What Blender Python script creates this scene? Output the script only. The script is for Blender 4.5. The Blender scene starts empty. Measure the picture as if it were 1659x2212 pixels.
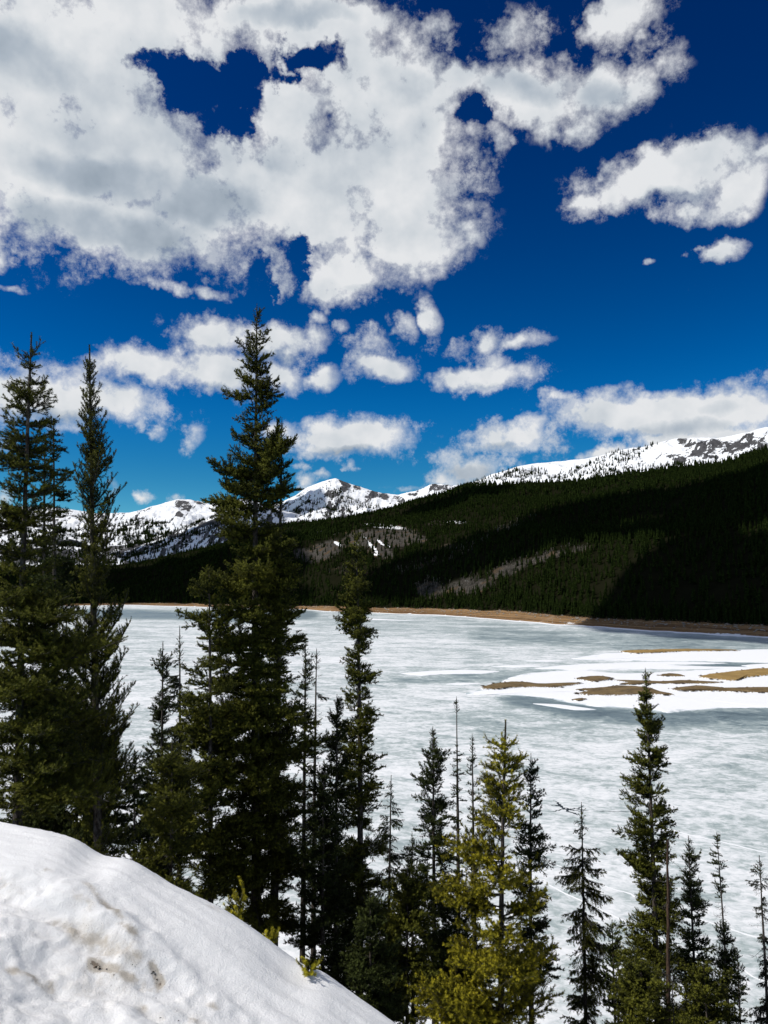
import bpy, math, random
import numpy as np
from mathutils import Vector, Matrix

random.seed(7)
RNG = np.random.default_rng(7)
SC = bpy.context.scene
COL = SC.collection

# ------------------------------------------------------------------ camera
FPX, CX, CY, PITCH, HCAM = 740.0, 384.0, 512.0, math.radians(5.7), 45.0
cam_data = bpy.data.cameras.new('camera')
cam = bpy.data.objects.new('camera', cam_data)
COL.objects.link(cam)
cam.location = (0, 0, HCAM)
cam.rotation_euler = (math.pi / 2 + PITCH, 0, 0)
cam_data.sensor_fit = 'VERTICAL'
cam_data.sensor_height = 24.0
cam_data.lens = FPX / 1024.0 * 24.0
cam_data.clip_start = 0.1
cam_data.clip_end = 60000.0
SC.camera = cam
K = 768.0 / 1659.0          # measuring sheet of the photograph -> picture units
CP, SP = math.cos(PITCH), math.sin(PITCH)


def ray(x, y):
    """direction through a measured point (arrays allowed)"""
    a = (np.asarray(x, float) * K - CX) / FPX
    b = (CY - np.asarray(y, float) * K) / FPX
    return np.stack(np.broadcast_arrays(a, CP - b * SP, SP + b * CP), -1)


def proj(P):
    P = np.asarray(P, float)
    x, y, z = P[..., 0], P[..., 1], P[..., 2] - HCAM
    dep = np.maximum(y * CP + z * SP, 1e-3)
    up = -y * SP + z * CP
    return (CX + FPX * x / dep) / K, (CY - FPX * up / dep) / K


def at(x, y, d):
    r = ray(x, y)
    return np.array([0, 0, HCAM]) + r * (np.asarray(d, float) / r[..., 1])[..., None]


def on_plane(x, y, z=0.0):
    r = ray(x, y)
    t = (z - HCAM) / np.minimum(r[..., 2], -1e-4)
    return np.array([0, 0, HCAM]) + r * t[..., None]


# ------------------------------------------------------------------ light
SUN_AZ, SUN_EL = math.radians(-106), math.radians(50)
SUN_DIR = np.array([math.sin(SUN_AZ) * math.cos(SUN_EL), math.cos(SUN_AZ) * math.cos(SUN_EL), math.sin(SUN_EL)])
sd = bpy.data.lights.new('sun', 'SUN')
sd.energy, sd.angle, sd.color = 4.1, math.radians(0.5), (1.0, 0.955, 0.89)
sun = bpy.data.objects.new('sun', sd)
COL.objects.link(sun)
sun.rotation_euler = Vector(SUN_DIR).to_track_quat('Z', 'Y').to_euler()
sun.location = (0, 0, 200)
SC.view_settings.view_transform = 'Standard'
SC.view_settings.look = 'None'
SC.view_settings.exposure = 0.0
SC.view_settings.gamma = 1.0
SC.view_settings.use_curve_mapping = False
SC.cycles.max_bounces = 5
SC.cycles.diffuse_bounces = 2
SC.cycles.glossy_bounces = 1
SC.cycles.transmission_bounces = 2
SC.cycles.volume_bounces = 0
SC.cycles.transparent_max_bounces = 4
SC.cycles.sample_clamp_indirect = 6.0


# ------------------------------------------------------------------ node helper
class NT:
    def __init__(self, nt):
        self.nt = nt

    def n(self, kind, **kw):
        nd = self.nt.nodes.new(kind)
        for k, v in kw.items():
            setattr(nd, k, v)
        return nd

    def link(self, a, b):
        self.nt.links.new(a, b)

    def put(self, sock, v):
        if isinstance(v, bpy.types.NodeSocket):
            self.nt.links.new(v, sock)
        elif v is not None:
            sock.default_value = v

    def math(self, op, a, b=None, c=None, clamp=False):
        nd = self.n('ShaderNodeMath', operation=op, use_clamp=clamp)
        for i, v in enumerate((a, b, c)):
            self.put(nd.inputs[i], v)
        return nd.outputs[0]

    def vmath(self, op, a, b=None, c=None, out=0):
        nd = self.n('ShaderNodeVectorMath', operation=op)
        for i, v in enumerate((a, b, c)):
            if op == 'SCALE' and i == 1:
                self.put(nd.inputs['Scale'], v)
            else:
                self.put(nd.inputs[i], v)
        return nd.outputs[out]

    def noise(self, vec, scale, detail=4.0, rough=0.5, dist=0.0, out='Fac', lac=2.0):
        nd = self.n('ShaderNodeTexNoise', noise_dimensions='3D')
        self.put(nd.inputs['Vector'], vec)
        for k, v in (('Scale', scale), ('Detail', detail), ('Roughness', rough), ('Distortion', dist), ('Lacunarity', lac)):
            nd.inputs[k].default_value = v
        return nd.outputs[out]

    def ramp(self, fac, lo, hi, a=0.0, b=1.0, smooth=True):
        nd = self.n('ShaderNodeMapRange', interpolation_type='SMOOTHSTEP' if smooth else 'LINEAR')
        self.put(nd.inputs['Value'], fac)
        for k, v in (('From Min', lo), ('From Max', hi), ('To Min', a), ('To Max', b)):
            self.put(nd.inputs[k], v)
        return nd.outputs[0]

    def mix(self, fac, a, b, blend='MIX'):
        nd = self.n('ShaderNodeMix', data_type='RGBA', blend_type=blend)
        self.put(nd.inputs[0], fac)
        for i, v in ((6, a), (7, b)):
            if isinstance(v, (tuple, list)) and len(v) == 3:
                v = (*v, 1.0)
            self.put(nd.inputs[i], v)
        return nd.outputs[2]

    def attr(self, name, out='Fac'):
        nd = self.n('ShaderNodeAttribute', attribute_name=name)
        return nd.outputs[out]


# ------------------------------------------------------------------ sky with clouds (directions in degrees: azimuth, elevation)
world = bpy.data.worlds.new('World')
SC.world = world
world.use_nodes = True
W = NT(world.node_tree)
world.node_tree.nodes.clear()
tc = W.n('ShaderNodeTexCoord')
dirv = tc.outputs['Generated']
sky = W.n('ShaderNodeTexSky', sky_type='NISHITA')
sky.sun_disc = False
sky.sun_elevation = SUN_EL
sky.sun_rotation = SUN_AZ % (2 * math.pi)
sky.altitude = 3000.0
sky.air_density = 1.0
sky.dust_density = 0.2
sky.ozone_density = 2.5
SKY_S = 0.1

# cx, cy, rx, ry, weight on the measuring sheet; stored as azimuth / elevation ellipses
CLOUDS = [
    (120, 120, 330, 230, 1.2), (60, 330, 230, 230, 1.2), (330, 50, 300, 120, 1.1), (250, 340, 190, 180, 1.2),
    (240, 480, 260, 100, 1.2), (430, 470, 150, 115, 1.1), (640, 50, 260, 80, 1.1), (790, 40, 110, 60, .9),
    (640, 250, 120, 120, 1.0), (820, 210, 170, 140, 1.1), (650, 420, 220, 150, 1.2), (840, 400, 180, 170, 1.2),
    (925, 285, 62, 120, .8), (770, 600, 120, 70, 1.1), (870, 530, 120, 90, 1.1), (570, 590, 50, 50, .8),
    (390, 615, 110, 24, .6), (1020, 420, 55, 80, .55), (985, 500, 60, 50, .5),
    (1000, 180, 100, 55, 1.0), (1150, 200, 130, 85, 1.1), (1270, 185, 110, 75, 1.0), (1380, 165, 60, 55, .85),
    (1240, 270, 70, 45, .7), (1135, 255, 45, 42, .5), (1070, 90, 120, 60, .42), (930, 70, 90, 70, .4),
    (1340, 30, 110, 60, 1.0), (1400, 70, 60, 45, .6), (1450, 110, 50, 60, .36), (1060, 330, 40, 70, .36),
    (1440, 385, 180, 68, 1.3), (1535, 335, 75, 60, 1.1), (1330, 425, 95, 42, 1.1), (1585, 405, 75, 60, 1.0),
    (1480, 455, 100, 30, .8), (1655, 330, 45, 22, .7), (1545, 530, 62, 27, 1.0), (1385, 585, 22, 12, .5),
    (3, 545, 24, 40, .9), (20, 615, 50, 15, .45),
    (450, 735, 80, 50, 1.1), (570, 735, 120, 48, 1.1), (320, 790, 105, 42, 1.1), (460, 815, 115, 48, 1.2),
    (605, 810, 55, 38, 1.0), (670, 740, 50, 45, .85), (695, 812, 42, 32, 1.0), (810, 790, 75, 38, 1.15),
    (785, 745, 60, 30, .6), (865, 710, 30, 28, .5), (735, 712, 30, 22, .45), (680, 690, 30, 24, .4),
    (925, 700, 30, 45, .65), (990, 740, 50, 34, .55), (1055, 728, 45, 38, .95), (1130, 738, 75, 24, .75),
    (1050, 815, 135, 36, 1.3), (1075, 785, 60, 30, 1.0), (1150, 815, 42, 26, .8),
    (110, 850, 170, 68, 1.2), (30, 850, 80, 60, 1.0), (250, 870, 110, 45, 1.0), (330, 890, 50, 40, .6),
    (410, 930, 38, 38, .7), (325, 930, 26, 28, .55), (20, 950, 45, 32, .7), (10, 1060, 34, 30, .7), (235, 1060, 22, 34, .6),
    (745, 955, 145, 44, 1.3), (690, 925, 75, 36, 1.0), (830, 945, 62, 34, 1.0), (610, 930, 50, 34, .7),
    (1110, 952, 105, 40, 1.3), (1150, 925, 60, 30, 1.0), (1040, 972, 50, 22, .9), (1085, 907, 22, 11, .7),
    (1010, 1020, 85, 34, 1.0), (955, 1040, 35, 22, .8), (1130, 1000, 70, 22, .55),
    (1290, 885, 115, 46, 1.2), (1400, 895, 150, 52, 1.3), (1530, 895, 150, 60, 1.3), (1645, 875, 80, 66, 1.1),
    (1205, 862, 36, 26, .9), (1590, 832, 60, 28, .55), (1450, 955, 120, 30, 1.0), (1320, 980, 90, 24, .95), (1570, 940, 150, 40, 1.1),
    (310, 1069, 30, 14, .8), (388, 1073, 30, 14, .7), (640, 1018, 26, 12, .5), (752, 1018, 20, 12, .7),
    (655, 1047, 28, 18, .85), (692, 1037, 20, 12, .7), (890, 1062, 60, 12, .5),
]
HOLES = [
    (390, 158, 90, 26, .8), (450, 205, 78, 46, 1.0), (478, 262, 44, 44, .95), (525, 150, 34, 40, .6), (320, 135, 50, 14, .6), (655, 125, 46, 22, .45), (600, 165, 40, 16, .2),
    (1015, 262, 40, 28, .35), (553, 600, 22, 50, .45), (636, 545, 26, 50, .30), (700, 130, 40, 22, .6), (600, 160, 18, 60, .4),
]
GREYS = [
    (220, 380, 230, 70, 1.0), (280, 500, 230, 60, 1.0), (430, 440, 150, 70, 1.0), (90, 130, 150, 90, .9), (100, 470, 120, 60, .8),
    (600, 330, 130, 60, .55), (760, 420, 110, 60, .5), (860, 190, 90, 70, .6), (640, 40, 200, 40, .65), (1120, 190, 120, 50, .75),
    (1300, 190, 90, 40, .65), (1440, 430, 150, 26, .55), (750, 985, 130, 18, .8), (1080, 975, 90, 16, .6), (1050, 835, 120, 14, .5),
    (1480, 925, 170, 26, .75), (1560, 880, 90, 30, .5), (450, 850, 120, 18, .55), (130, 895, 150, 22, .75), (600, 770, 80, 20, .5), (1010, 1025, 70, 26, .8),
    (300, 260, 470, 330, .45), (760, 330, 300, 320, .35),
    (420, 560, 160, 18, .5), (820, 640, 90, 18, .6),
]


def az_el(x, y):
    r = ray(x, y)
    return np.degrees(np.arctan2(r[..., 0], r[..., 1])), np.degrees(np.arctan2(r[..., 2], np.hypot(r[..., 0], r[..., 1])))


def ell(e):
    cx, cy, rx, ry, w = e
    a, b = az_el(cx, cy)
    a2, _ = az_el(cx + rx, cy)
    _, b2 = az_el(cx, cy - ry)
    return float(a), float(b), float(abs(a2 - a)), float(abs(b2 - b)), w


# wandering of the outline, then azimuth and elevation
w1 = W.noise(dirv, 7.0, 3.0, 0.55, out='Color')
wv = W.vmath('MULTIPLY_ADD', w1, (0.075, 0.075, 0.06), (-0.0375, -0.0375, -0.03))
w2 = W.noise(dirv, 30.0, 4.0, 0.6, out='Color')
wv2 = W.vmath('MULTIPLY_ADD', w2, (0.03, 0.03, 0.026), (-0.015, -0.015, -0.013))
dw = W.vmath('ADD', W.vmath('ADD', dirv, wv), wv2)
sep = W.n('ShaderNodeSeparateXYZ')
W.link(dw, sep.inputs[0])
az = W.math('MULTIPLY', W.math('ARCTAN2', sep.outputs[0], sep.outputs[1]), 57.29578)
hyp = W.math('SQRT', W.math('MULTIPLY_ADD', sep.outputs[0], sep.outputs[0], W.math('MULTIPLY', sep.outputs[1], sep.outputs[1])))
el = W.math('MULTIPLY', W.math('ARCTAN2', sep.outputs[2], hyp), 57.29578)
comb = W.n('ShaderNodeCombineXYZ')
W.link(az, comb.inputs[0])
W.link(el, comb.inputs[1])
pe = comb.outputs[0]


def field(items, soft):
    F = None
    for e in items:
        a, b, ra, rb, w = ell(e)
        v = W.vmath('MULTIPLY_ADD', pe, (1 / ra, 1 / rb, 0), (-a / ra, -b / rb, 0))
        q = W.math('SUBTRACT', w, W.vmath('DOT_PRODUCT', v, v, out=1))
        F = q if F is None else W.math('SMOOTH_MAX', F, q, soft)
    return F


F = field(CLOUDS, 0.25)
Hh = field(HOLES, 0.1)
G = field(GREYS, 0.3)
# the sky beyond the picture goes on with clouds of the same kind
wide = W.noise(dirv, 3.2, 3.0, 0.5)
out_az = W.ramp(W.math('ABSOLUTE', az), 30.0, 42.0)
out_el = W.ramp(el, 41.0, 50.0)
outside = W.math('MAXIMUM', out_az, out_el)
gen = W.math('MULTIPLY_ADD', wide, 9.0, -4.6)
gen = W.math('ADD', W.math('MULTIPLY', gen, outside), W.math('MULTIPLY_ADD', outside, 3.0, -3.0))
low = W.ramp(el, 1.0, 6.0)
F = W.math('MAXIMUM', W.math('MAXIMUM', F, -1.6), gen)
n1 = W.noise(dirv, 15.0, 9.0, 0.58, 0.0)
n2 = W.noise(dirv, 60.0, 8.0, 0.68, 0.0)
nn = W.math('ADD', W.math('MULTIPLY_ADD', n1, 4.4, -2.2), W.math('MULTIPLY_ADD', n2, 1.6, -0.8))
Hh = W.math('MULTIPLY_ADD', nn, -1.3, Hh)
F = W.math('MULTIPLY_ADD', W.ramp(F, 0.5, 1.2), 0.5, W.math('MINIMUM', F, 1.15))
F = W.math('SUBTRACT', F, W.math('MULTIPLY', W.ramp(Hh, -1.7, 1.0), 1.75))
lowc = W.ramp(el, 23.0, 15.0)
D = W.math('MULTIPLY_ADD', nn, W.math('MULTIPLY_ADD', lowc, -0.22, 1.0), F)
D = W.math('MULTIPLY_ADD', lowc, -0.36, D)
Fc = W.math('MINIMUM', F, 1.0)
cover = W.math('POWER', W.ramp(D, -0.34, 0.95, smooth=False), 1.2)
cover = W.math('MULTIPLY', cover, W.ramp(F, -1.4, 0.1))
wn = W.noise(dirv, 24.0, 10.0, 0.72, 0.0)
wisp = W.math('MULTIPLY', W.ramp(W.math('MULTIPLY_ADD', F, 0.10, wn), 0.48, 0.72), W.math('MULTIPLY', W.ramp(F, -1.9, -0.2), 0.7))
cover = W.math('MAXIMUM', cover, wisp)
# light and shade inside the clouds: lit from above and the left, greyer where thick
up_off = W.vmath('ADD', dirv, (-0.012, 0.0, 0.022))
n1c = W.noise(dirv, 13.0, 4.0, 0.5)
n1b = W.noise(up_off, 13.0, 4.0, 0.5)
rel = W.math('SUBTRACT', n1c, n1b)
soft = W.noise(dirv, 7.0, 4.0, 0.45)
grey = W.math('MAXIMUM', G, 0.0)
lum = W.math('MULTIPLY_ADD', rel, 1.1, 0.92)
lum = W.math('MULTIPLY_ADD', W.math('MINIMUM', grey, 0.9), -0.62, lum)
lum = W.math('MULTIPLY_ADD', W.math('SUBTRACT', soft, 0.5), 0.55, lum)
lum = W.math('MULTIPLY_ADD', W.math('SUBTRACT', n2, 0.5), 0.10, lum, clamp=True)
ccol = W.n('ShaderNodeValToRGB')
cr = ccol.color_ramp
cr.elements[0].position, cr.elements[0].color = 0.0, (0.23, 0.29, 0.36, 1)
cr.elements[1].position, cr.elements[1].color = 1.0, (0.78, 0.795, 0.815, 1)
e_ = cr.elements.new(0.45)
e_.color = (0.42, 0.48, 0.55, 1)
e_ = cr.elements.new(0.75)
e_.color = (0.63, 0.67, 0.71, 1)
W.link(lum, ccol.inputs[0])
# clear sky: the deep polarised blue of thin mountain air
hs = W.n('ShaderNodeHueSaturation')
hs.inputs['Saturation'].default_value = 1.45
hs.inputs['Hue'].default_value = 0.5
W.link(sky.outputs[0], hs.inputs['Color'])
clear = W.vmath('SCALE', hs.outputs[0], SKY_S)
gm = W.n('ShaderNodeGamma')
gm.inputs[1].default_value = 1.35
W.link(clear, gm.inputs[0])
vs = W.n('ShaderNodeSeparateXYZ')
W.link(dirv, vs.inputs[0])
gain = W.mix(W.ramp(vs.outputs[2], 0.62, 0.10), (0.6, 0.92, 1.0, 1), (1.25, 1.85, 1.36, 1))
tint = W.mix(1.0, gm.outputs[0], gain, 'MULTIPLY')
tint = W.mix(W.ramp(vs.outputs[2], 0.25, 0.12), tint, W.mix(1.0, tint, (1.08, 0.81, 0.77), 'MULTIPLY'))
final = W.mix(cover, tint, ccol.outputs[0])
bg = W.n('ShaderNodeBackground')
W.link(final, bg.inputs[0])
bg.inputs[1].default_value = 1.0
wo = W.n('ShaderNodeOutputWorld')
W.link(bg.outputs[0], wo.inputs[0])
world.cycles.sampling_method = 'MANUAL'
world.cycles.sample_map_resolution = 512

# ------------------------------------------------------------------ numeric noise, mesh building, tagging
def _hash(ix, iy, iz, seed):
    h = (ix.astype(np.uint32) * np.uint32(374761393) + iy.astype(np.uint32) * np.uint32(668265263)
         + iz.astype(np.uint32) * np.uint32(2147483647) + np.uint32(seed * 974711 + 1013))
    h = (h ^ (h >> np.uint32(13))) * np.uint32(1274126177)
    h = (h ^ (h >> np.uint32(16))) * np.uint32(2246822519)
    h = h ^ (h >> np.uint32(15))
    return (h & np.uint32(0xFFFFFF)).astype(np.float64) / float(0xFFFFFF)


def vnoise(P, seed=0):
    P = np.asarray(P, float)
    f = np.floor(P)
    t = P - f
    t = t * t * t * (t * (t * 6 - 15) + 10)
    i = f.astype(np.int64)
    out = 0
    for dx in (0, 1):
        for dy in (0, 1):
            for dz in (0, 1):
                w = ((t[..., 0] if dx else 1 - t[..., 0]) * (t[..., 1] if dy else 1 - t[..., 1]) * (t[..., 2] if dz else 1 - t[..., 2]))
                out = out + w * _hash(i[..., 0] + dx, i[..., 1] + dy, i[..., 2] + dz, seed)
    return out * 2 - 1


def xyz(x, y, z=0.0):
    return np.stack(np.broadcast_arrays(np.asarray(x, float), np.asarray(y, float), np.asarray(z, float)), -1)


def fbm(P, octv=5, gain=0.5, seed=0, ridged=False):
    P = np.asarray(P, float)
    a, s, tot = 1.0, 0.0, 0.0
    for o in range(octv):
        v = vnoise(P, seed + o)
        if ridged:
            v = 1 - 2 * np.abs(v)
        s = s + a * v
        tot += a
        a *= gain
        P = P * 2.03 + 17.3
    return s / tot


def sstep(a, b, x):
    t = np.clip((np.asarray(x, float) - a) / (b - a), 0, 1)
    return t * t * (3 - 2 * t)


def mesh_from(name, V, F, mats=(), attrs=None, smooth=True, mat_idx=None):
    """V (n,3); F (m,3) or (m,4) index array, or a list of such arrays"""
    V = np.asarray(V, np.float32).reshape(-1, 3)
    Fs = F if isinstance(F, list) and isinstance(F[0], np.ndarray) else [F]
    Fs = [np.asarray(f, np.int32) for f in Fs if len(f)]
    me = bpy.data.meshes.new(name)
    me.vertices.add(len(V))
    me.vertices.foreach_set('co', V.ravel())
    loops = np.concatenate([f.ravel() for f in Fs])
    tot = np.concatenate([np.full(len(f), f.shape[1], np.int32) for f in Fs])
    start = np.concatenate([[0], np.cumsum(tot)[:-1]]).astype(np.int32)
    me.loops.add(len(loops))
    me.loops.foreach_set('vertex_index', loops)
    me.polygons.add(len(tot))
    me.polygons.foreach_set('loop_start', start)
    me.polygons.foreach_set('use_smooth', np.full(len(tot), smooth, bool))
    for m in mats:
        me.materials.append(m)
    if mat_idx is not None:
        me.polygons.foreach_set('material_index', np.asarray(mat_idx, np.int32))
    for k, v in (attrs or {}).items():
        at_ = me.attributes.new(k, 'FLOAT', 'POINT')
        at_.data.foreach_set('value', np.asarray(v, np.float32).ravel())
    me.update(calc_edges=True)
    return me


def link(name, me, parent=None, loc=None):
    o = bpy.data.objects.new(name, me)
    COL.objects.link(o)
    if parent is not None:
        o.parent = parent
    if loc is not None:
        o.location = loc
    return o


def tag(o, label=None, cat=None, group=None, kind=None):
    if label:
        o['label'] = label
    if cat:
        o['category'] = cat
    if group:
        o['group'] = group
    if kind:
        o['kind'] = kind
    return o


def struct(name, me, label, cat):
    return tag(link(name, me), label, cat, kind='structure')


def grid_faces(nr, nc):
    i = np.arange(nr * nc).reshape(nr, nc)
    return np.stack([i[:-1, :-1], i[:-1, 1:], i[1:, 1:], i[1:, :-1]], -1).reshape(-1, 4)


# ------------------------------------------------------------------ materials of the land
def new_mat(name):
    m = bpy.data.materials.new(name)
    m.use_nodes = True
    m.node_tree.nodes.clear()
    t = NT(m.node_tree)
    b = t.n('ShaderNodeBsdfPrincipled')
    o = t.n('ShaderNodeOutputMaterial')
    t.link(b.outputs[0], o.inputs[0])
    return m, t, b


def setb(t, b, base=None, rough=None, bump=None, dist=0.02, strength=0.5, spec=None):
    if base is not None:
        t.put(b.inputs['Base Color'], (*base, 1) if isinstance(base, tuple) else base)
    if rough is not None:
        t.put(b.inputs['Roughness'], rough)
    if spec is not None:
        b.inputs['Specular IOR Level'].default_value = spec
    if bump is not None:
        n = t.n('ShaderNodeBump')
        n.inputs['Strength'].default_value = strength
        n.inputs['Distance'].default_value = dist
        t.put(n.inputs['Height'], bump)
        t.link(n.outputs[0], b.inputs['Normal'])


def pos(t):
    return t.n('ShaderNodeNewGeometry').outputs['Position']


# lake: weathered spring ice, white snow-ice drifts over grey-teal wet ice
m_ice, t, b = new_mat('lake_ice')
p = pos(t)
rot = t.n('ShaderNodeMapping')
rot.inputs['Rotation'].default_value = (0, 0, math.radians(12))
t.link(p, rot.inputs[0])
st = t.vmath('MULTIPLY', rot.outputs[0], (0.085, 0.125, 1.0))
st2 = t.vmath('MULTIPLY', rot.outputs[0], (0.50, 0.66, 1.0))
a1 = t.noise(st, 1.0, 10.0, 0.66, 0.9)
a2 = t.noise(st2, 1.0, 9.0, 0.7, 0.6)
a3 = t.noise(t.vmath('MULTIPLY', rot.outputs[0], (0.012, 0.022, 1.0)), 1.0, 4.0, 0.55, 0.5)
s = t.math('ADD', t.math('MULTIPLY', a1, 0.52), t.math('ADD', t.math('MULTIPLY', a2, 0.46), t.math('MULTIPLY', a3, 0.32)))
wet_shade = t.attr('wet_shade')  # wet ice plus one painted cloud-shadow band
s = t.math('SUBTRACT', t.math('SUBTRACT', s, 0.045), t.math('MULTIPLY', wet_shade, 0.26))
cr_ = t.n('ShaderNodeValToRGB')
els = cr_.color_ramp.elements
els[0].position, els[0].color = 0.24, (0.055, 0.085, 0.10, 1)
els[1].position, els[1].color = 0.76, (0.80, 0.81, 0.81, 1)
for ps, c in ((0.43, (0.18, 0.235, 0.245)), (0.54, (0.37, 0.43, 0.425)), (0.61, (0.60, 0.635, 0.64)), (0.68, (0.76, 0.775, 0.78))):
    e_ = els.new(ps)
    e_.color = (*c, 1)
t.link(s, cr_.inputs[0])
setb(t, b, cr_.outputs[0], t.ramp(s, 0.35, 0.6, 0.35, 0.8), a2, 0.25, 0.25, spec=0.3)

# clean drifted snow, snow on the mountains with rock showing
m_snow, t, b = new_mat('snow')
p = pos(t)
setb(t, b, (0.84, 0.85, 0.86), 0.7, t.noise(p, 0.5, 8.0, 0.65), 0.6, 0.5, spec=0.2)

m_sheet, t, b = new_mat('snow_on_ice')
p = pos(t)
n1_ = t.noise(t.vmath('MULTIPLY', p, (.08, .14, 1)), 1.0, 9.0, 0.68)
k_ = t.ramp(t.math('ADD', t.attr('edge'), t.math('MULTIPLY_ADD', n1_, 2.6, -1.3)), 0.70, 1.05)
setb(t, b, t.mix(k_, (0.84, 0.85, 0.86), (0.40, 0.47, 0.49)), 0.7, n1_, 0.6, 0.5, spec=0.2)

m_mount, t, b = new_mat('mountain_snow_and_rock')
p = pos(t)
rk = t.attr('rock')
n1_ = t.noise(t.vmath('MULTIPLY', p, (1, 1, 1.6)), 0.010, 9.0, 0.65, 0.4)
n2_ = t.noise(p, 0.045, 7.0, 0.62, 0.3)
lv = t.math('ADD', t.math('MULTIPLY_ADD', n1_, 1.3, -0.65), t.math('MULTIPLY_ADD', n2_, 1.7, -0.85))
msk = t.ramp(t.math('ADD', lv, t.math('MULTIPLY_ADD', rk, 1.2, -0.62)), 0.0, 0.08)
rockc = t.mix(n2_, (0.012, 0.013, 0.016), (0.12, 0.118, 0.12))
setb(t, b, t.mix(msk, (0.82, 0.84, 0.86), rockc), 0.75, t.math('ADD', n1_, t.math('MULTIPLY', n2_, 0.25)), 26.0, 0.55, spec=0.15)

# forested hillside floor: duff, talus and grass showing in the openings, late snow
m_hill, t, b = new_mat('hillside_floor')
p = pos(t)
n1_ = t.noise(p, 0.035, 8.0, 0.65)
n2_ = t.noise(p, 0.25, 5.0, 0.6)
tal = t.attr('talus')
snw = t.attr('snow')
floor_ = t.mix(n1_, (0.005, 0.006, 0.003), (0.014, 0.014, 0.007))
tc1 = t.mix(t.ramp(n2_, 0.3, 0.7), (0.028, 0.025, 0.021), (0.085, 0.078, 0.068))
tc2 = t.mix(t.ramp(n1_, 0.52, 0.66), tc1, (0.085, 0.056, 0.03))
c = t.mix(t.ramp(t.math('ADD', tal, t.math('MULTIPLY_ADD', n1_, 1.5, -0.75)), 0.2, 0.75), floor_, tc2)
sm = t.ramp(t.math('ADD', snw, t.math('MULTIPLY_ADD', n2_, 1.2, -0.6)), 0.42, 0.55)
setb(t, b, t.mix(sm, c, (0.8, 0.81, 0.82)), 0.9, n2_, 1.5, 0.8, spec=0.0)

# drawn-down shore and sandbars
def earth(name, c1, c2, c3, sc):
    m, t, b = new_mat(name)
    p = pos(t)
    n1_ = t.noise(p, sc, 8.0, 0.65)
    n2_ = t.noise(p, sc * 9, 5.0, 0.65)
    c = t.mix(t.ramp(n1_, 0.35, 0.65), c1, c2)
    c = t.mix(t.ramp(n2_, 0.5, 0.72), c, c3)
    c = t.mix(t.ramp(t.math('ADD', t.attr('edge'), t.math('MULTIPLY_ADD', n2_, 1.8, -0.9)), 0.72, 0.86), c, (0.80, 0.81, 0.82))
    setb(t, b, c, 0.95, t.math('ADD', n1_, n2_), 0.5, 0.9, spec=0.1)
    return m


m_shore, t, b = new_mat('shore_gravel')
p = pos(t)
hh_ = t.attr('up')
n1_ = t.noise(p, 0.03, 9.0, 0.7)
n2_ = t.noise(p, 0.3, 6.0, 0.7)
lines = t.noise(t.vmath('ADD', t.vmath('SCALE', p, 0.004), t.vmath('MULTIPLY', (7.0, 5.0, 9.0), t.vmath('SCALE', (1, 1, 1), hh_))), 1.0, 7.0, 0.65)
c = t.mix(t.ramp(lines, .38, .62), (0.10, 0.055, 0.026), (0.30, 0.185, 0.088))
c = t.mix(t.ramp(n1_, .52, .68), c, (0.24, 0.165, 0.10))
c = t.mix(t.ramp(n2_, .60, .68), c, (0.42, 0.37, 0.31))
low_ = t.math('ADD', t.math('MULTIPLY', hh_, -.9), t.math('MULTIPLY_ADD', n1_, 2.2, -1.02))
c = t.mix(t.ramp(low_, .16, .20), c, (0.8, 0.81, 0.82))
setb(t, b, c, 0.95, t.math('ADD', n1_, n2_), 1.2, 0.9, spec=0.05)
m_bar = earth('sandbar_grit', (0.105, 0.075, 0.040), (0.19, 0.132, 0.06), (0.26, 0.20, 0.13), 0.16)
m_gold = earth('sandbar_sand', (0.27, 0.175, 0.062), (0.36, 0.24, 0.088), (0.22, 0.16, 0.09), 0.12)
m_floor, t, b = new_mat('slope_floor')
p = pos(t)
n1_ = t.noise(p, 0.35, 6.0, 0.6, 0.4)
n2_ = t.noise(p, 6.0, 6.0, 0.7)
c = t.mix(n2_, (0.014, 0.011, 0.007), (0.07, 0.052, 0.032))
setb(t, b, t.mix(t.ramp(n1_, 0.54, 0.58), c, (0.82, 0.83, 0.85)), 0.9, t.math('ADD', n1_, t.math('MULTIPLY', n2_, 0.15)), 0.25, 0.8, spec=0.1)
m_melt, t, b = new_mat('melt_water')
setb(t, b, (0.022, 0.030, 0.034), 0.5, None, spec=.15)
m_ridge, t, b = new_mat('refrozen_snow')
setb(t, b, (0.80, 0.82, 0.83), 0.7, t.noise(pos(t), 1.2, 6.0, 0.6), 0.2, 0.5)

# ------------------------------------------------------------------ ground and lake
struct('ground', mesh_from('ground', [(-40000, -40000, -60), (40000, -40000, -60), (40000, 40000, -60), (-40000, 40000, -60)], [(0, 1, 2, 3)], (m_hill,)),
       'bare land under everything, reaching the horizon', 'ground')

# lake sheet: fine where the picture looks, coarse beyond
ly = np.concatenate([np.geomspace(60, 2600, 260)])
lt = np.concatenate([np.linspace(-3.0, -0.62, 40), np.linspace(-0.6, 0.6, 230), np.linspace(0.62, 3.0, 40)])
gx = lt[None, :] * ly[:, None]
gy = np.broadcast_to(ly[:, None], gx.shape)
P = xyz(gx, gy, 0)
sx, sy = proj(P)


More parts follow.
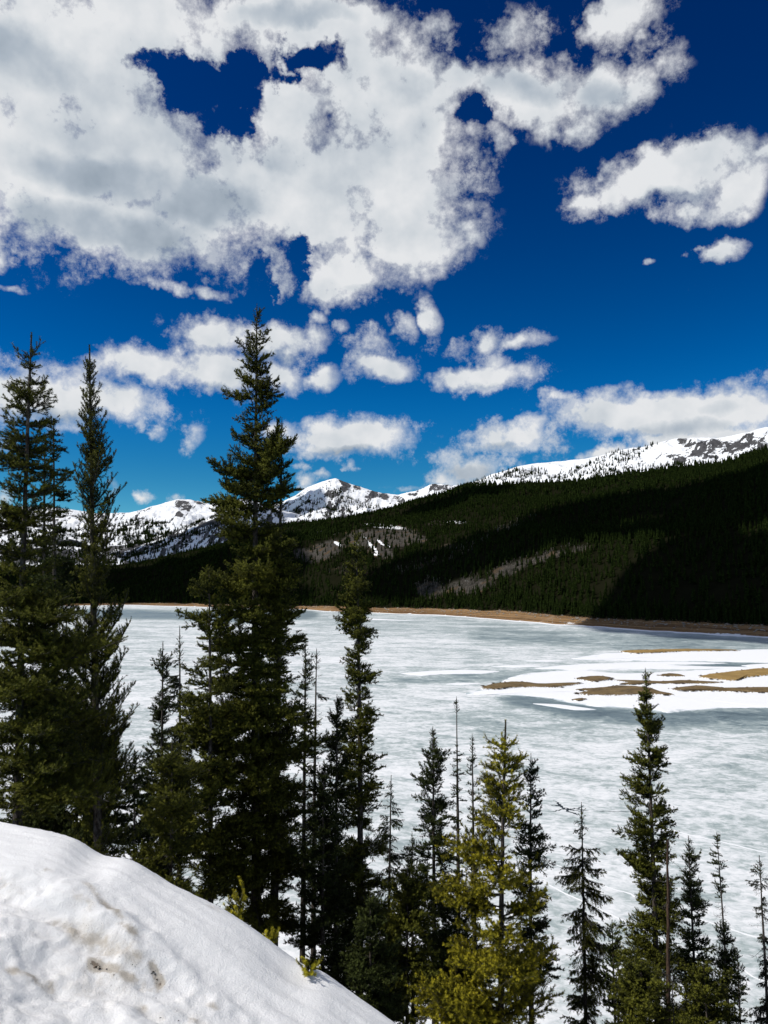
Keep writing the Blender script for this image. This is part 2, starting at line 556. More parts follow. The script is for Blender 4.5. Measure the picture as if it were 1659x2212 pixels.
def band(x, y, pts, half, soft):
    """1 near a polyline on the measuring sheet, fading to the sides"""
    d = np.full(np.shape(x), 1e9)
    for (x0, y0), (x1, y1) in zip(pts[:-1], pts[1:]):
        dx, dy = x1 - x0, y1 - y0
        s_ = np.clip(((x - x0) * dx + (y - y0) * dy) / (dx * dx + dy * dy + 1e-9), 0, 1)
        d = np.minimum(d, np.hypot((x - x0 - s_ * dx) * .35, y - y0 - s_ * dy))
    return 1 - sstep(half, half + soft, d)


wet_shade_mask = np.maximum.reduce([
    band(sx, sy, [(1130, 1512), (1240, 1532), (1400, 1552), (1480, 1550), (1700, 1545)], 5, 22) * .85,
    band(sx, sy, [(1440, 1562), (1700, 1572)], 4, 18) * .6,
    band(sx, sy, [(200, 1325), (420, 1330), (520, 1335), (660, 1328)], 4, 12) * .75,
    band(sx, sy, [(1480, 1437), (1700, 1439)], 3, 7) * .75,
    band(sx, sy, [(1060, 1372), (1200, 1378), (1700, 1395)], 5, 26) * .46,  # cloud shadow painted into the ice colour, not wet ice
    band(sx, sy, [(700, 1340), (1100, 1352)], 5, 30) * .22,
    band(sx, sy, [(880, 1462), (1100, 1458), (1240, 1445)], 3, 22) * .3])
struct('lake', mesh_from('lake', P.reshape(-1, 3), grid_faces(*gx.shape), (m_ice,), {'wet_shade': wet_shade_mask}), 'broad frozen mountain lake, mottled white and grey spring ice', 'lake')

# ------------------------------------------------------------------ sandbars, snow sheets, cracks on the ice
def outline(pts, n=90, wob=0.02, seed=1):
    p = np.array(pts, float)
    k = len(p)
    tt = np.linspace(0, k, n, endpoint=False)
    i = np.floor(tt).astype(int)
    f = (tt - i)[:, None]
    p0, p1, p2, p3 = p[(i - 1) % k], p[i % k], p[(i + 1) % k], p[(i + 2) % k]
    q = 0.5 * (2 * p1 + (p2 - p0) * f + (2 * p0 - 5 * p1 + 4 * p2 - p3) * f ** 2 + (3 * p1 - p0 - 3 * p2 + p3) * f ** 3)
    q = 0.55 * q + 0.45 * (p1 * (1 - f) + p2 * f)
    G_ = on_plane(q[:, 0], q[:, 1])[:, :2]
    c = G_.mean(0)
    size = np.ptp(G_, axis=0).max()
    th = tt / k * 2 * np.pi
    wv_ = fbm(xyz(np.cos(th) * 6, np.sin(th) * 6, seed * 7.1), 6, .75) * wob * size
    nrm = np.roll(G_, -1, 0) - np.roll(G_, 1, 0)
    nrm = np.stack([nrm[:, 1], -nrm[:, 0]], -1)
    nrm /= np.linalg.norm(nrm, axis=1)[:, None] + 1e-9
    return G_ + nrm * wv_[:, None]


def mound(name, pts, h, mat, z0=0.0, wob=0.006, seed=1, label='', cat=''):
    G_ = outline(pts, 220, wob, seed)
    n = len(G_)
    rings = [(1.0, -0.05), (0.985, 0.35 * h), (0.93, .7 * h), (0.75, .95 * h), (0.45, h)]
    edge = np.concatenate([np.repeat([1.0, .85, .5, .12, 0], n), [0]])
    c = G_.mean(0)
    V, F = [], []
    for k, (s_, z) in enumerate(rings):
        q = c + (G_ - c) * s_
        zz = z0 + z + (fbm(xyz(q[:, 0] * .15, q[:, 1] * .15, seed), 3) * .25 * h if k > 1 else 0)
        V.append(xyz(q[:, 0], q[:, 1], zz))
        if k:
            a = np.arange(n) + (k - 1) * n
            bq = (np.arange(n) + 1) % n + (k - 1) * n
            F.append(np.stack([a, bq, bq + n, a + n], -1))
    V.append(np.array([[c[0], c[1], z0 + h]]))
    a = np.arange(n) + (len(rings) - 1) * n
    bq = (np.arange(n) + 1) % n + (len(rings) - 1) * n
    tri = np.stack([a, bq, np.full(n, len(rings) * n)], -1)
    return struct(name, mesh_from(name, np.concatenate(V), [np.concatenate(F), tri], (mat,), {'edge': edge}), label, cat)


SNOWS = [
    ([(1005, 1500), (1060, 1482), (1090, 1468), (1130, 1455), (1250, 1447), (1350, 1455), (1500, 1448), (1720, 1440), (1740, 1530), (1640, 1528), (1560, 1530), (1480, 1536), (1440, 1541), (1380, 1531), (1290, 1527), (1215, 1517), (1180, 1508), (1100, 1502)], .35,
     'largest snow sheet around the brown sandbars on the lake'),
    ([(1230, 1424), (1300, 1412), (1420, 1408), (1560, 1404), (1720, 1404), (1720, 1432), (1560, 1430), (1400, 1428), (1300, 1427)], .3, 'snow strip in front of the farthest long sandbar'),
    ([(1150, 1444), (1260, 1434), (1400, 1435), (1540, 1440), (1620, 1441), (1540, 1445), (1380, 1446), (1240, 1448)], .2, 'thin snow strip between the far sandbar and the main snow sheet'),
    ([(1290, 1434), (1400, 1430), (1500, 1430), (1575, 1433), (1480, 1436), (1380, 1436)], .2, 'narrowest snow sliver behind the thin snow strip'),
    ([(865, 1455), (920, 1450), (1000, 1447), (1080, 1450), (1050, 1455), (960, 1457), (910, 1460)], .25, 'lone long snow drift on the ice left of the sandbars'),
    ([(1600, 1438), (1650, 1434), (1720, 1434), (1720, 1442), (1640, 1443)], .3, 'small snow patch by the right edge above the golden sandbar'),
]
SNOWS += [
    ([(1240, 1458), (1300, 1456), (1360, 1459), (1300, 1461)], .2, 'short snow streak behind the small oval sandbar'),
    ([(960, 1478), (1000, 1475), (1040, 1477), (1000, 1480)], .2, 'faint snow streak on the ice left of the leftmost sandbar'),
    ([(1060, 1440), (1110, 1437), (1180, 1439), (1120, 1442)], .2, 'short snow streak between the lone drift and the thin strip'),
    ([(1130, 1428), (1180, 1426), (1225, 1428), (1180, 1430)], .2, 'short snow streak left of the far snow strip'),
    ([(1150, 1520), (1210, 1522), (1290, 1533), (1240, 1534)], .15, 'thin snow streak off the front edge of the main snow sheet'),
    ([(700, 1332), (800, 1336), (900, 1341), (800, 1339)], .25, 'long faint snow streak off the middle of the far shore'),
]
for i, (pts, h, lb) in enumerate(SNOWS):
    mound('snow_sheet', pts, h, m_sheet, 0.0, .014, i + 3, lb, 'snow')
BARS = [
    ([(1338, 1409), (1390, 1406), (1460, 1404.5), (1530, 1404.5), (1600, 1406.5), (1560, 1408), (1470, 1409), (1400, 1413), (1360, 1413)], 1.0, m_gold, 'long thin tan sandbar farthest out, along the top snow strip'),
    ([(1505, 1464), (1570, 1454), (1640, 1446), (1740, 1444), (1740, 1452), (1650, 1462), (1600, 1468), (1590, 1473), (1550, 1471)], .8, m_gold, 'golden wedge of sand reaching in from the right edge'),
    ([(1040, 1487), (1065, 1479), (1105, 1475), (1145, 1477), (1170, 1481), (1240, 1481), (1260, 1478), (1230, 1484), (1195, 1488), (1130, 1487), (1080, 1491), (1045, 1491)], .8, m_bar, 'leftmost brown sandbar, low and cigar shaped'),
    ([(1243, 1468), (1270, 1464), (1300, 1463), (1322, 1467), (1312, 1472), (1280, 1475), (1262, 1472)], .8, m_bar, 'small oval brown sandbar in the middle of the snow sheet'),
    ([(1248, 1501), (1270, 1496), (1240, 1493), (1290, 1489), (1340, 1484), (1400, 1488), (1430, 1497), (1460, 1504), (1400, 1503), (1330, 1505), (1270, 1505)], .9, m_bar, 'broad brown sandbar with a snow notch, nearest the camera'),
    ([(1447, 1490), (1500, 1484), (1560, 1489), (1640, 1488), (1740, 1490), (1740, 1500), (1640, 1499), (1560, 1496), (1490, 1496), (1460, 1495)], .8, m_bar, 'long brown sandbar running off the right edge'),
    ([(1320, 1471), (1400, 1476), (1480, 1472), (1560, 1476), (1530, 1479), (1440, 1479), (1380, 1479)], .6, m_bar, 'thin muddy strip between the golden wedge and the nearer bars'),
    ([(1340, 1479), (1370, 1477), (1390, 1479), (1370, 1481), (1345, 1481)], .6, m_bar, 'tiny brown mud patch behind the broad sandbar'),
    ([(1420, 1461), (1445, 1457), (1470, 1459), (1480, 1463), (1440, 1463)], .6, m_bar, 'little brown islet behind the tip of the tall right spruce'),
    ([(1236, 1514), (1256, 1511), (1268, 1513), (1250, 1516)], .5, m_bar, 'dark scrap of mud at the front of the snow sheet'),
]
for i, (pts, h, m, lb) in enumerate(BARS):
    mound('sandbar', pts, h, m, 0.28, .026, i + 21, lb, 'sandbar')


def strip(name, pts, wpx, z, mat, label, cat, taper=True, seed=0, wob=.6, wob2=.5):
    p = np.array(pts, float)
    tt = np.linspace(0, len(p) - 1, 12 * (len(p) - 1) + 1)
    i = np.minimum(tt.astype(int), len(p) - 2)
    f = (tt - i)[:, None]
    q = p[i] * (1 - f) + p[i + 1] * f
    G_ = on_plane(q[:, 0], q[:, 1])[:, :2]
    tn = np.gradient(G_, axis=0)
    tn /= np.linalg.norm(tn, axis=1)[:, None]
    nr = np.stack([-tn[:, 1], tn[:, 0]], -1)
    u_ = tt / tt[-1]
    w = wpx * (np.minimum(1, np.minimum(u_, 1 - u_) * 5 + .1) if taper else 1) * (1 + wob * fbm(xyz(u_ * 30, seed, 3.3), 3))
    c = G_ + nr * (fbm(xyz(u_ * 9, seed, 9.1), 4) * wob2)[:, None]
    L, R = c + nr * w[:, None] / 2, c - nr * w[:, None] / 2
    n = len(c)
    V = np.concatenate([xyz(L[:, 0], L[:, 1], 0.004), xyz(c[:, 0], c[:, 1], z), xyz(R[:, 0], R[:, 1], 0.004)])
    a = np.arange(n - 1)
    F = np.concatenate([np.stack([a, a + 1, a + 1 + n, a + n], -1), np.stack([a + n, a + 1 + n, a + 1 + 2 * n, a + 2 * n], -1)])
    return struct(name, mesh_from(name, V, F[:, ::-1], (mat,)), label, cat)


for i, (pts, w, lb) in enumerate([
        ([(1110, 1878), (1170, 1905), (1221, 1932), (1305, 1968), (1359, 1993), (1440, 2030), (1530, 2075), (1596, 2092), (1632, 2110), (1700, 2135)], .34, 'longest pale refrozen crack crossing the ice behind the right spruces'),
        ([(1290, 1908), (1340, 1925), (1377, 1938), (1450, 1962), (1518, 1986), (1620, 2022), (1700, 2046)], .42, 'middle pale refrozen crack slanting down to the right edge'),
        ([(1400, 1775), (1425, 1785), (1480, 1800), (1557, 1818), (1659, 1842), (1720, 1856)], .45, 'upper pale refrozen crack slanting down to the right edge'),
        ([(1140, 1840), (1200, 1868), (1290, 1905)], .3, 'short pale crack right of the yellow green spruce')]):
    strip('ice_ridge', pts, w, .06, m_ridge, lb, 'ice crack', seed=i)
for i, (pts, w, lb) in enumerate([
        ([(1183, 1737), (1203, 1741), (1222, 1746), (1250, 1750), (1272, 1751)], .6, 'main dark open crack in the white ice'),
        ([(1193, 1729), (1206, 1738), (1219, 1745), (1238, 1756), (1247, 1762)], .55, 'dark crack crossing the main one from the upper left'),
        ([(1186, 1753), (1208, 1751), (1232, 1749), (1246, 1746), (1260, 1739)], .4, 'lower dark branch of the star shaped crack'),
        ([(1280, 1751), (1320, 1753), (1370, 1754)], .25, 'hairline dark crack running right toward the tall spruce')]):
    strip('melt_crack', pts, w, .008, m_melt, lb, 'ice crack', seed=i + 10, wob2=1.0 if i < 3 else .5, wob=1.0)

# ------------------------------------------------------------------ far shore and forested hillside
SH_LO = np.array([(-2600, 1318), (-900, 1314), (-300, 1311), (0, 1311), (280, 1307), (420, 1311), (640, 1316), (720, 1322), (800, 1323), (950, 1329), (1100, 1340), (1180, 1347), (1250, 1352), (1300, 1355), (1450, 1366), (1659, 1376), (2000, 1395), (2900, 1450)], float)
SH_HI = np.array([(-2600, 1314), (-900, 1309), (-300, 1306), (0, 1305), (280, 1302), (420, 1304), (640, 1309), (720, 1310), (860, 1313), (950, 1315), (1110, 1320), (1200, 1329), (1300, 1336), (1450, 1342), (1659, 1351), (2000, 1362), (2900, 1400)], float)
CREST = np.array([(-2600, 1120), (-900, 1200), (-200, 1238), (100, 1230), (246, 1221), (302, 1213), (380, 1196), (465, 1177), (560, 1150), (620, 1130), (732, 1123), (833, 1110), (870, 1101), (900, 1088), (965, 1068), (1010, 1051), (1080, 1047), (1150, 1042), (1250, 1040), (1300, 1032), (1400, 1017), (1500, 1007), (1560, 1003), (1600, 990), (1659, 972), (1800, 930), (2200, 800), (2900, 600)], float)
CDIST = np.array([(-2600, 3800), (0, 3900), (246, 3900), (465, 3600), (620, 3300), (833, 2900), (965, 2600), (1250, 2150), (1500, 1700), (1659, 1350), (2000, 1100), (2900, 800)], float)
hx = np.concatenate([np.linspace(-2600, -60, 60), np.linspace(-50, 1710, 420), np.linspace(1720, 2900, 50)])
lo = on_plane(hx, np.interp(hx, SH_LO[:, 0], SH_LO[:, 1]) + fbm(xyz(hx * .02, 0, 0), 4) * 2.0 * np.clip((hx - 200) / 800, .3, 1))
r_hi = ray(hx, np.interp(hx, SH_HI[:, 0], SH_HI[:, 1]) + fbm(xyz(hx * .05, 5, 0), 5, .6) * 2.6)
# top of the bare shore: a beach rising about 7 degrees behind the waterline
BEACH = 0.16


def up_slope(r, l0, slope):
    # point along r where height = slope * horizontal distance past the waterline (measured on the same bearing)
    hr = np.hypot(r[:, 0], r[:, 1])
    dl = np.hypot(l0[:, 0], l0[:, 1])
    e = r[:, 2] / hr
    s_ = (HCAM + slope * dl) / (slope - e)
    return np.stack([r[:, 0] / hr * s_, r[:, 1] / hr * s_, HCAM + e * s_], -1)


hi = up_slope(r_hi, lo, BEACH)
cr_pt = at(hx, np.interp(hx, CREST[:, 0], CREST[:, 1]), np.interp(hx, CDIST[:, 0], CDIST[:, 1]))
NS = 9
tt = np.linspace(0, 1, NS)[:, None, None]
Sh = lo[None] * (1 - tt) + hi[None] * tt
Sh[..., 2] += fbm(Sh * np.array([.03, .03, 0]), 4) * .8 * (tt[..., 0] > 0) * (tt[..., 0] < 1) - np.where(tt[..., 0] == 0, .3, 0)
struct('shore', mesh_from('shore', Sh.reshape(-1, 3), grid_faces(NS, len(hx)), (m_shore,), {'up': np.repeat(np.linspace(0, 1, NS), len(hx))}), 'bare brown and orange shore between the ice and the forest', 'shore')
# snow rim along the waterline
wr = (0.9 + 0.9 * fbm(xyz(hx * .05, 2, 2), 4)) * np.clip(.45 + (hx - 900) / 1200, .35, 1.5) * 3.0
wr = np.clip(wr, .4, None)
dirn = lo.copy()
dirn[:, 2] = 0
dirn /= np.linalg.norm(dirn, axis=1)[:, None]
dd = np.hypot(lo[:, 0], lo[:, 1])[:, None] / 700
rim = np.stack([lo - dirn * wr[:, None] * 3.2 * dd + [0, 0, .02], lo - dirn * wr[:, None] * 2.2 * dd + [0, 0, .45], lo + dirn * wr[:, None] * .3 * dd + [0, 0, .55], lo + dirn * 3 * dd + [0, 0, -.2]])
struct('snow_rim', mesh_from('snow_rim', rim.reshape(-1, 3), grid_faces(4, len(hx)), (m_snow,)), 'white snow rim along the far waterline', 'snow')

NR = 150
tv = np.linspace(0, 1, NR)


def hill_point(hxv, t_):
    """surface of the hillside: column position on the sheet, 0 at the tree line on the shore, 1 on the crest"""
    a = np.stack([np.interp(hxv, hx, hi[:, k]) for k in range(3)], -1)
    c_ = np.stack([np.interp(hxv, hx, cr_pt[:, k]) for k in range(3)], -1)
    t_ = np.asarray(t_, float)
    P_ = a * (1 - t_[..., None]) + c_ * t_[..., None]
    dz = c_[..., 2] - a[..., 2]
    q = P_[..., :2]
    span = np.linalg.norm(c_[..., :2] - a[..., :2], axis=-1)
    env = np.sin(np.pi * np.clip(t_, 0, 1)) ** .8
    n = fbm(xyz(q[..., 0] * .0016, q[..., 1] * .0011, 3.3), 4, .5, 40) * .055 * span
    # gullies running down towards the lake on the left
    n2 = fbm(xyz((q[..., 0] * .8 + q[..., 1] * .6) * .0045, (q[..., 1] * .8 - q[..., 0] * .6) * .0012, 8.1), 3, .5, 60) * .03 * span
    P_[..., 2] += env * (n + n2 + .05 * dz)
    return P_


Hx, Tv = np.meshgrid(hx, tv)
Hp = hill_point(Hx, Tv)
# back of the crest
back = Hp[-1:].copy()
bdir = back[..., :2] / np.linalg.norm(back[..., :2], axis=-1)[..., None]
backs = []
for d_, z_ in ((120, -25), (500, -180), (1500, -500)):
    q = back.copy()
    q[..., :2] += bdir * d_
    q[..., 2] = q[..., 2] + z_
    backs.append(q)
Hp = np.concatenate([Hp] + backs)
hsx, hsy = proj(Hp)


def blob(x, y, items):
    v = np.zeros(np.shape(x))
    for cx, cy, rx, ry, an, w in items:
        ca, sa = math.cos(math.radians(an)), math.sin(math.radians(an))
        dx, dy = x - cx, y - cy
        u_, q_ = (dx * ca + dy * sa) / rx, (-dx * sa + dy * ca) / ry
        v = np.maximum(v, w * np.clip(1.3 - (u_ * u_ + q_ * q_), 0, 1))
    return v


TALUS = [(850, 1160, 60, 26, 0, 1.0), (790, 1165, 50, 25, 0, 1.0), (820, 1190, 35, 16, 20, 1.0), (700, 1190, 60, 22, -20, .8), (650, 1195, 20, 14, 0, .8), (900, 1165, 26, 12, 0, .8), (940, 1130, 40, 8, 0, .4), (970, 1180, 22, 8, 0, .4)]
ASPEN = [(1010, 1266, 60, 22, -8, .8), (1100, 1230, 60, 15, -22, .8), (1180, 1205, 70, 10, -17, .85), (1250, 1188, 36, 7, -15, .7), (930, 1275, 40, 22, 0, .7), (1110, 1135, 60, 10, -20, .35), (760, 1235, 50, 15, 0, .35), (1000, 1190, 70, 10, -25, .3), (900, 1225, 60, 12, -15, .35)]
LSNOW = [(805, 1182, 22, 3.5, 48, 1.0), (822, 1172, 12, 2.5, 40, 1.0), (838, 1180, 9, 2.5, 35, 1.0), (812, 1198, 8, 3, 10, 1.0), (730, 1175, 12, 4, 30, .9), (775, 1190, 6, 6, 60, .8), (770, 1175, 5, 4, 40, .8), (790, 1162, 6, 2, 30, .7),
         (830, 1137, 60, 6, 6, .55), (700, 1150, 40, 8, 0, .45), (870, 1120, 30, 5, 0, .5), (985, 1128, 40, 5, 0, .45), (1010, 1255, 8, 3, 0, .4)]
tal = np.maximum(blob(hsx, hsy, TALUS), .8 * blob(hsx, hsy, ASPEN))
lsn = blob(hsx, hsy, LSNOW)
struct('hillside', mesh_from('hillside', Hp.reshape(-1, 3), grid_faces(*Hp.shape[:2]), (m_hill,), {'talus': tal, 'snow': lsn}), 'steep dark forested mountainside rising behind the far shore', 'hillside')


# ------------------------------------------------------------------ snow mountains
def mountain(name, crest, dist, depth, drop, label, rocks, amp=.05, seed=1, base_rock=0.0, step=2.0, rough=.35, pw=1.0, rows=84, rockmul=1.0):
    crest = np.array(crest, float)
    x = np.arange(crest[0, 0], crest[-1, 0] + .1, step)
    y = np.interp(x, crest[:, 0], crest[:, 1]) + fbm(xyz(x * .05, seed, 0), 5, .55) * 2.2
    d = np.interp(x, [p_[0] for p_ in dist], [p_[1] for p_ in dist])
    C = at(x, y, d)
    t_ = np.linspace(0, 1, rows)[:, None]
    s_ = t_ ** 1.2
    P_ = np.repeat(C[None], rows, 0)
    f_ = (1 - s_ * depth)
    P_[..., 0] *= f_
    P_[..., 1] *= f_
    q = P_[..., :2] / d.mean()
    rel = fbm(xyz(q[..., 0] * 26, q[..., 1] * 26, seed), 6, .55, seed * 9, ridged=True)
    rel2 = fbm(xyz(q[..., 0] * 7, q[..., 1] * 7, seed + 4), 4, .5, seed * 5)
    env = np.clip(t_ * 5, 0, 1)
    zc = C[None, :, 2]
    P_[..., 2] = zc * (1 - drop * s_ ** pw) + env * (rel - .35) * amp * d[None] * .10 + env * rel2 * amp * d[None] * .12
    bk = []
    for k_, z_ in ((1.03, .90), (1.12, .55), (1.3, .1)):
        B = C[None].copy()
        B[..., :2] *= k_
        B[..., 2] *= z_
        bk.append(B)
    P_ = np.concatenate(bk[::-1] + [P_])
    sx_, sy_ = proj(P_)
    rib = fbm(xyz(sx_ * .045 + sy_ * .03, sy_ * .035, seed), 6, .58, seed * 3, ridged=True)
    rk_ = base_rock + blob(sx_, sy_, rocks) + .62 * sstep(.30, .62, rib) * np.concatenate([np.ones((3, 1)), sstep(0, .06, t_)])
    struct(name, mesh_from(name, P_.reshape(-1, 3), grid_faces(*P_.shape[:2])[:, ::-1], (m_mount,), {'rock': np.clip(rk_ * rockmul, 0, 1.2)}), label, 'mountain')
    return P_[3:], sx_[3:], sy_[3:]


M_RIGHT = mountain('snow_ridge', [(900, 1080), (960, 1060), (1010, 1046), (1060, 1026), (1110, 1010), (1150, 1001), (1250, 993), (1290, 985), (1340, 972), (1370, 966), (1400, 964), (1440, 951), (1470, 947), (1500, 946), (1550, 946), (1600, 937), (1630, 929), (1659, 922), (1800, 890), (2100, 860), (2500, 900)],
                   [(900, 5200), (1659, 4300), (2500, 4000)], .34, .62, 'long snow ridge with dark rock bands above the right forest',
                   [(1540, 965, 80, 16, -8, .62), (1480, 955, 30, 12, 30, .75), (1480, 985, 45, 16, -15, .55), (1560, 985, 40, 14, 0, .5), (1630, 955, 40, 22, 0, .62), (1500, 970, 40, 10, 0, .6), (1800, 940, 150, 30, 0, .5)], seed=3, amp=.11, base_rock=.10, rockmul=.74)
M_MID = mountain('snow_peak', [(480, 1130), (560, 1100), (610, 1083), (640, 1069), (665, 1052), (690, 1043), (712, 1036), (725, 1034), (745, 1040), (770, 1049), (800, 1060), (830, 1066), (860, 1069), (890, 1064), (915, 1056), (935, 1048), (955, 1046), (975, 1050), (1010, 1046), (1060, 1060), (1150, 1100)],
                 [(480, 6800), (1150, 6400)], .30, .58, 'pointed white snow peak in the middle of the range',
                 [(743, 1042, 16, 6, 35, 1.0), (772, 1053, 10, 8, 30, .95), (808, 1066, 10, 10, 30, .95), (830, 1072, 12, 9, 30, .95), (845, 1062, 14, 4, 15, .9), (865, 1080, 16, 9, 30, .85), (945, 1054, 22, 10, 0, .8), (890, 1068, 12, 4, 0, .8), (700, 1075, 60, 12, -25, .42), (700, 1105, 70, 18, 0, .45)], seed=7, amp=.11, base_rock=.12, rockmul=.74)
M_LEFT = mountain('snow_dome', [(-500, 1060), (-200, 1085), (0, 1093), (120, 1096), (200, 1108), (270, 1108), (305, 1102), (330, 1093), (360, 1085), (385, 1079), (410, 1079), (430, 1083), (455, 1089), (475, 1082), (500, 1078), (530, 1081), (560, 1092), (640, 1120), (700, 1150)],
                  [(-500, 7400), (700, 7800)], .28, .58, 'rounded white snow dome at the left end of the range',
                  [(398, 1086, 14, 5, 0, .85), (403, 1094, 20, 8, 0, .7), (388, 1112, 10, 7, 20, .95), (425, 1084, 12, 4, 20, .7), (310, 1120, 20, 4, -40, .5), (330, 1130, 60, 8, -10, .42), (280, 1125, 30, 14, 0, .4), (60, 1140, 80, 14, 0, .5)], seed=11, amp=.10, base_rock=.12, rockmul=.78)
M_FRONT = mountain('snow_foothill', [(-500, 1190), (-100, 1190), (60, 1180), (150, 1185), (210, 1190), (250, 1178), (330, 1164), (380, 1146), (420, 1130), (470, 1112), (520, 1098), (580, 1094), (640, 1110), (720, 1130), (800, 1150)],
                   [(-500, 5200), (800, 5000)], .22, .60, 'snow flecked dark foothill ridge below the white dome',
                   [(300, 1188, 90, 12, -10, .42), (420, 1160, 100, 20, -20, .30), (100, 1200, 200, 14, 0, .5), (470, 1122, 60, 5, -22, .75), (330, 1164, 70, 5, -20, .8), (240, 1185, 40, 5, -10, .7)], seed=17, amp=.09, base_rock=.20)

# ------------------------------------------------------------------ far trees
def conifer(layers, per, seed, ragged=.35, core=True):
    """unit-high far spruce: ragged skirts of drooping sprays round a stem"""
    r_ = np.random.default_rng(seed)
    V, F = [], []
    for k in range(layers):
        f = k / layers
        z = .06 + .90 * f
        rad = (.17 * (1 - f) ** .8 + .012)
        hgt = 1.0 / layers * 1.5
        a0 = r_.uniform(0, 6.28)
        for j in range(per):
            a = a0 + j * 6.283 / per + r_.normal(0, .2)
            rr = rad * r_.uniform(1 - ragged, 1 + ragged * .7)
            wd = 6.283 / per * .62
            i = len(V)
            V += [(0, 0, min(1.0, z + hgt)), (rr * math.cos(a - wd) * .8, rr * math.sin(a - wd) * .8, z + r_.normal(0, .012)),
                  (rr * math.cos(a) * 1.1, rr * math.sin(a) * 1.1, z - .02 + r_.normal(0, .012)), (rr * math.cos(a + wd) * .8, rr * math.sin(a + wd) * .8, z + r_.normal(0, .012))]
            F += [(i, i + 1, i + 2), (i, i + 2, i + 3)]
    return np.array(V), np.array(F)


def bare_tree(seed):
    r_ = np.random.default_rng(seed)
    V, F = [], []
    for j in range(9):
        a = r_.uniform(0, 6.28)
        z0 = r_.uniform(.1, .6)
        L = r_.uniform(.25, .5)
        o = r_.uniform(.05, .2)
        d = np.array([math.cos(a) * o, math.sin(a) * o, L])
        i = len(V)
        w = .022
        V += [(0, 0, z0), (w * math.sin(a), -w * math.cos(a), z0 + .1), tuple(np.array([0, 0, z0]) + d)]
        F += [(i, i + 1, i + 2)]
    i = len(V)
    V += [(-.02, 0, 0), (.02, 0, 0), (0, 0, .95), (0, -.02, 0), (0, .02, 0)]
    F += [(i, i + 1, i + 2), (i + 3, i + 4, i + 2)]
    return np.array(V), np.array(F)


def leaf_mat(name, c1, c2, rough=.7, varscale=None):
    m, t, b = new_mat(name)
    oi = t.n('ShaderNodeObjectInfo')
    g = t.n('ShaderNodeNewGeometry')
    rnd = t.math('FRACT', t.math('ADD', g.outputs['Random Per Island'], oi.outputs['Random']))
    setb(t, b, t.mix(rnd, c1, c2), rough, None, spec=.0)
    return m


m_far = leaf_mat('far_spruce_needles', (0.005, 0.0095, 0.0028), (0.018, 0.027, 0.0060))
m_bare = leaf_mat('bare_aspen_twigs', (0.10, 0.085, 0.07), (0.22, 0.19, 0.16))
FAR = [conifer(7, 5, s_) for s_ in range(5)]
FAR_LOW = [conifer(5, 4, s_ + 30) for s_ in range(4)]
FAR_TINY = [conifer(3, 3, s_ + 50) for s_ in range(4)]
BARE = [bare_tree(s_) for s_ in range(4)]


def scatter(name, P_, h, wid, templ, mat, label, cat):
    r_ = np.random.default_rng(len(P_))
    which = r_.integers(0, len(templ), len(P_))
    Vs, Fs, off = [], [], 0
    for k, (tvv, tf) in enumerate(templ):
        s_ = which == k
        n = int(s_.sum())
        if not n:
            continue
        a = r_.uniform(0, 6.283, n)
        ca, sa = np.cos(a)[:, None], np.sin(a)[:, None]
        hh = h[s_][:, None]
        ww = (h * wid)[s_][:, None]
        lean = r_.normal(0, .02, (n, 2))
        vz = tvv[None, :, 2] * hh
        vx = (tvv[None, :, 0] * ca - tvv[None, :, 1] * sa) * ww + lean[:, :1] * vz
        vy = (tvv[None, :, 0] * sa + tvv[None, :, 1] * ca) * ww + lean[:, 1:] * vz
        V = np.stack([vx, vy, vz], -1) + P_[s_][:, None, :] - [0, 0, .4]
        Vs.append(V.reshape(-1, 3))
        Fs.append((tf[None] + (np.arange(n) * len(tvv))[:, None, None]).reshape(-1, 3) + off)
        off += n * len(tvv)
    o = link(name, mesh_from(name, np.concatenate(Vs), np.concatenate(Fs), (mat,), smooth=False))
    return tag(o, label, cat, kind='stuff')


# sample the hillside evenly over its real area
r_ = np.random.default_rng(11)
NT_ = 150000
cx_ = r_.uniform(-1100, 2300, NT_)
ct_ = r_.uniform(0, 1, NT_)
cP = hill_point(cx_, ct_)
e1 = np.linalg.norm(hill_point(cx_ + 5, ct_) - cP, axis=1)
e2 = np.linalg.norm(hill_point(cx_, np.minimum(ct_ + .01, 1)) - cP, axis=1) + 1e-6
area = e1 * e2
prob = area / area.max()
csx, csy = proj(cP)
dist_ = np.linalg.norm(cP, axis=1)
inview = (csx > -250) & (csx < 1850)
dens = .62 + .55 * fbm(cP * np.array([.006, .006, 0]), 3, .5, 90)
ta_ = blob(csx, csy, TALUS)
as_ = blob(csx, csy, ASPEN)
dens *= (1 - .80 * np.clip(ta_ * 1.2, 0, 1)) * (1 - .86 * np.clip(as_ * 1.6 - .1, 0, 1))
dens = np.where(inview, dens, dens * .35)
keep = r_.uniform(0, 1, NT_) < np.clip(prob * 4.0, 0, 1) * np.clip(dens, 0.02, 1)
tp = cP[keep]
td = dist_[keep]
tx, ty = csx[keep], csy[keep]
th = r_.uniform(9, 17, len(tp)) * (1 + .15 * (td > 2000))
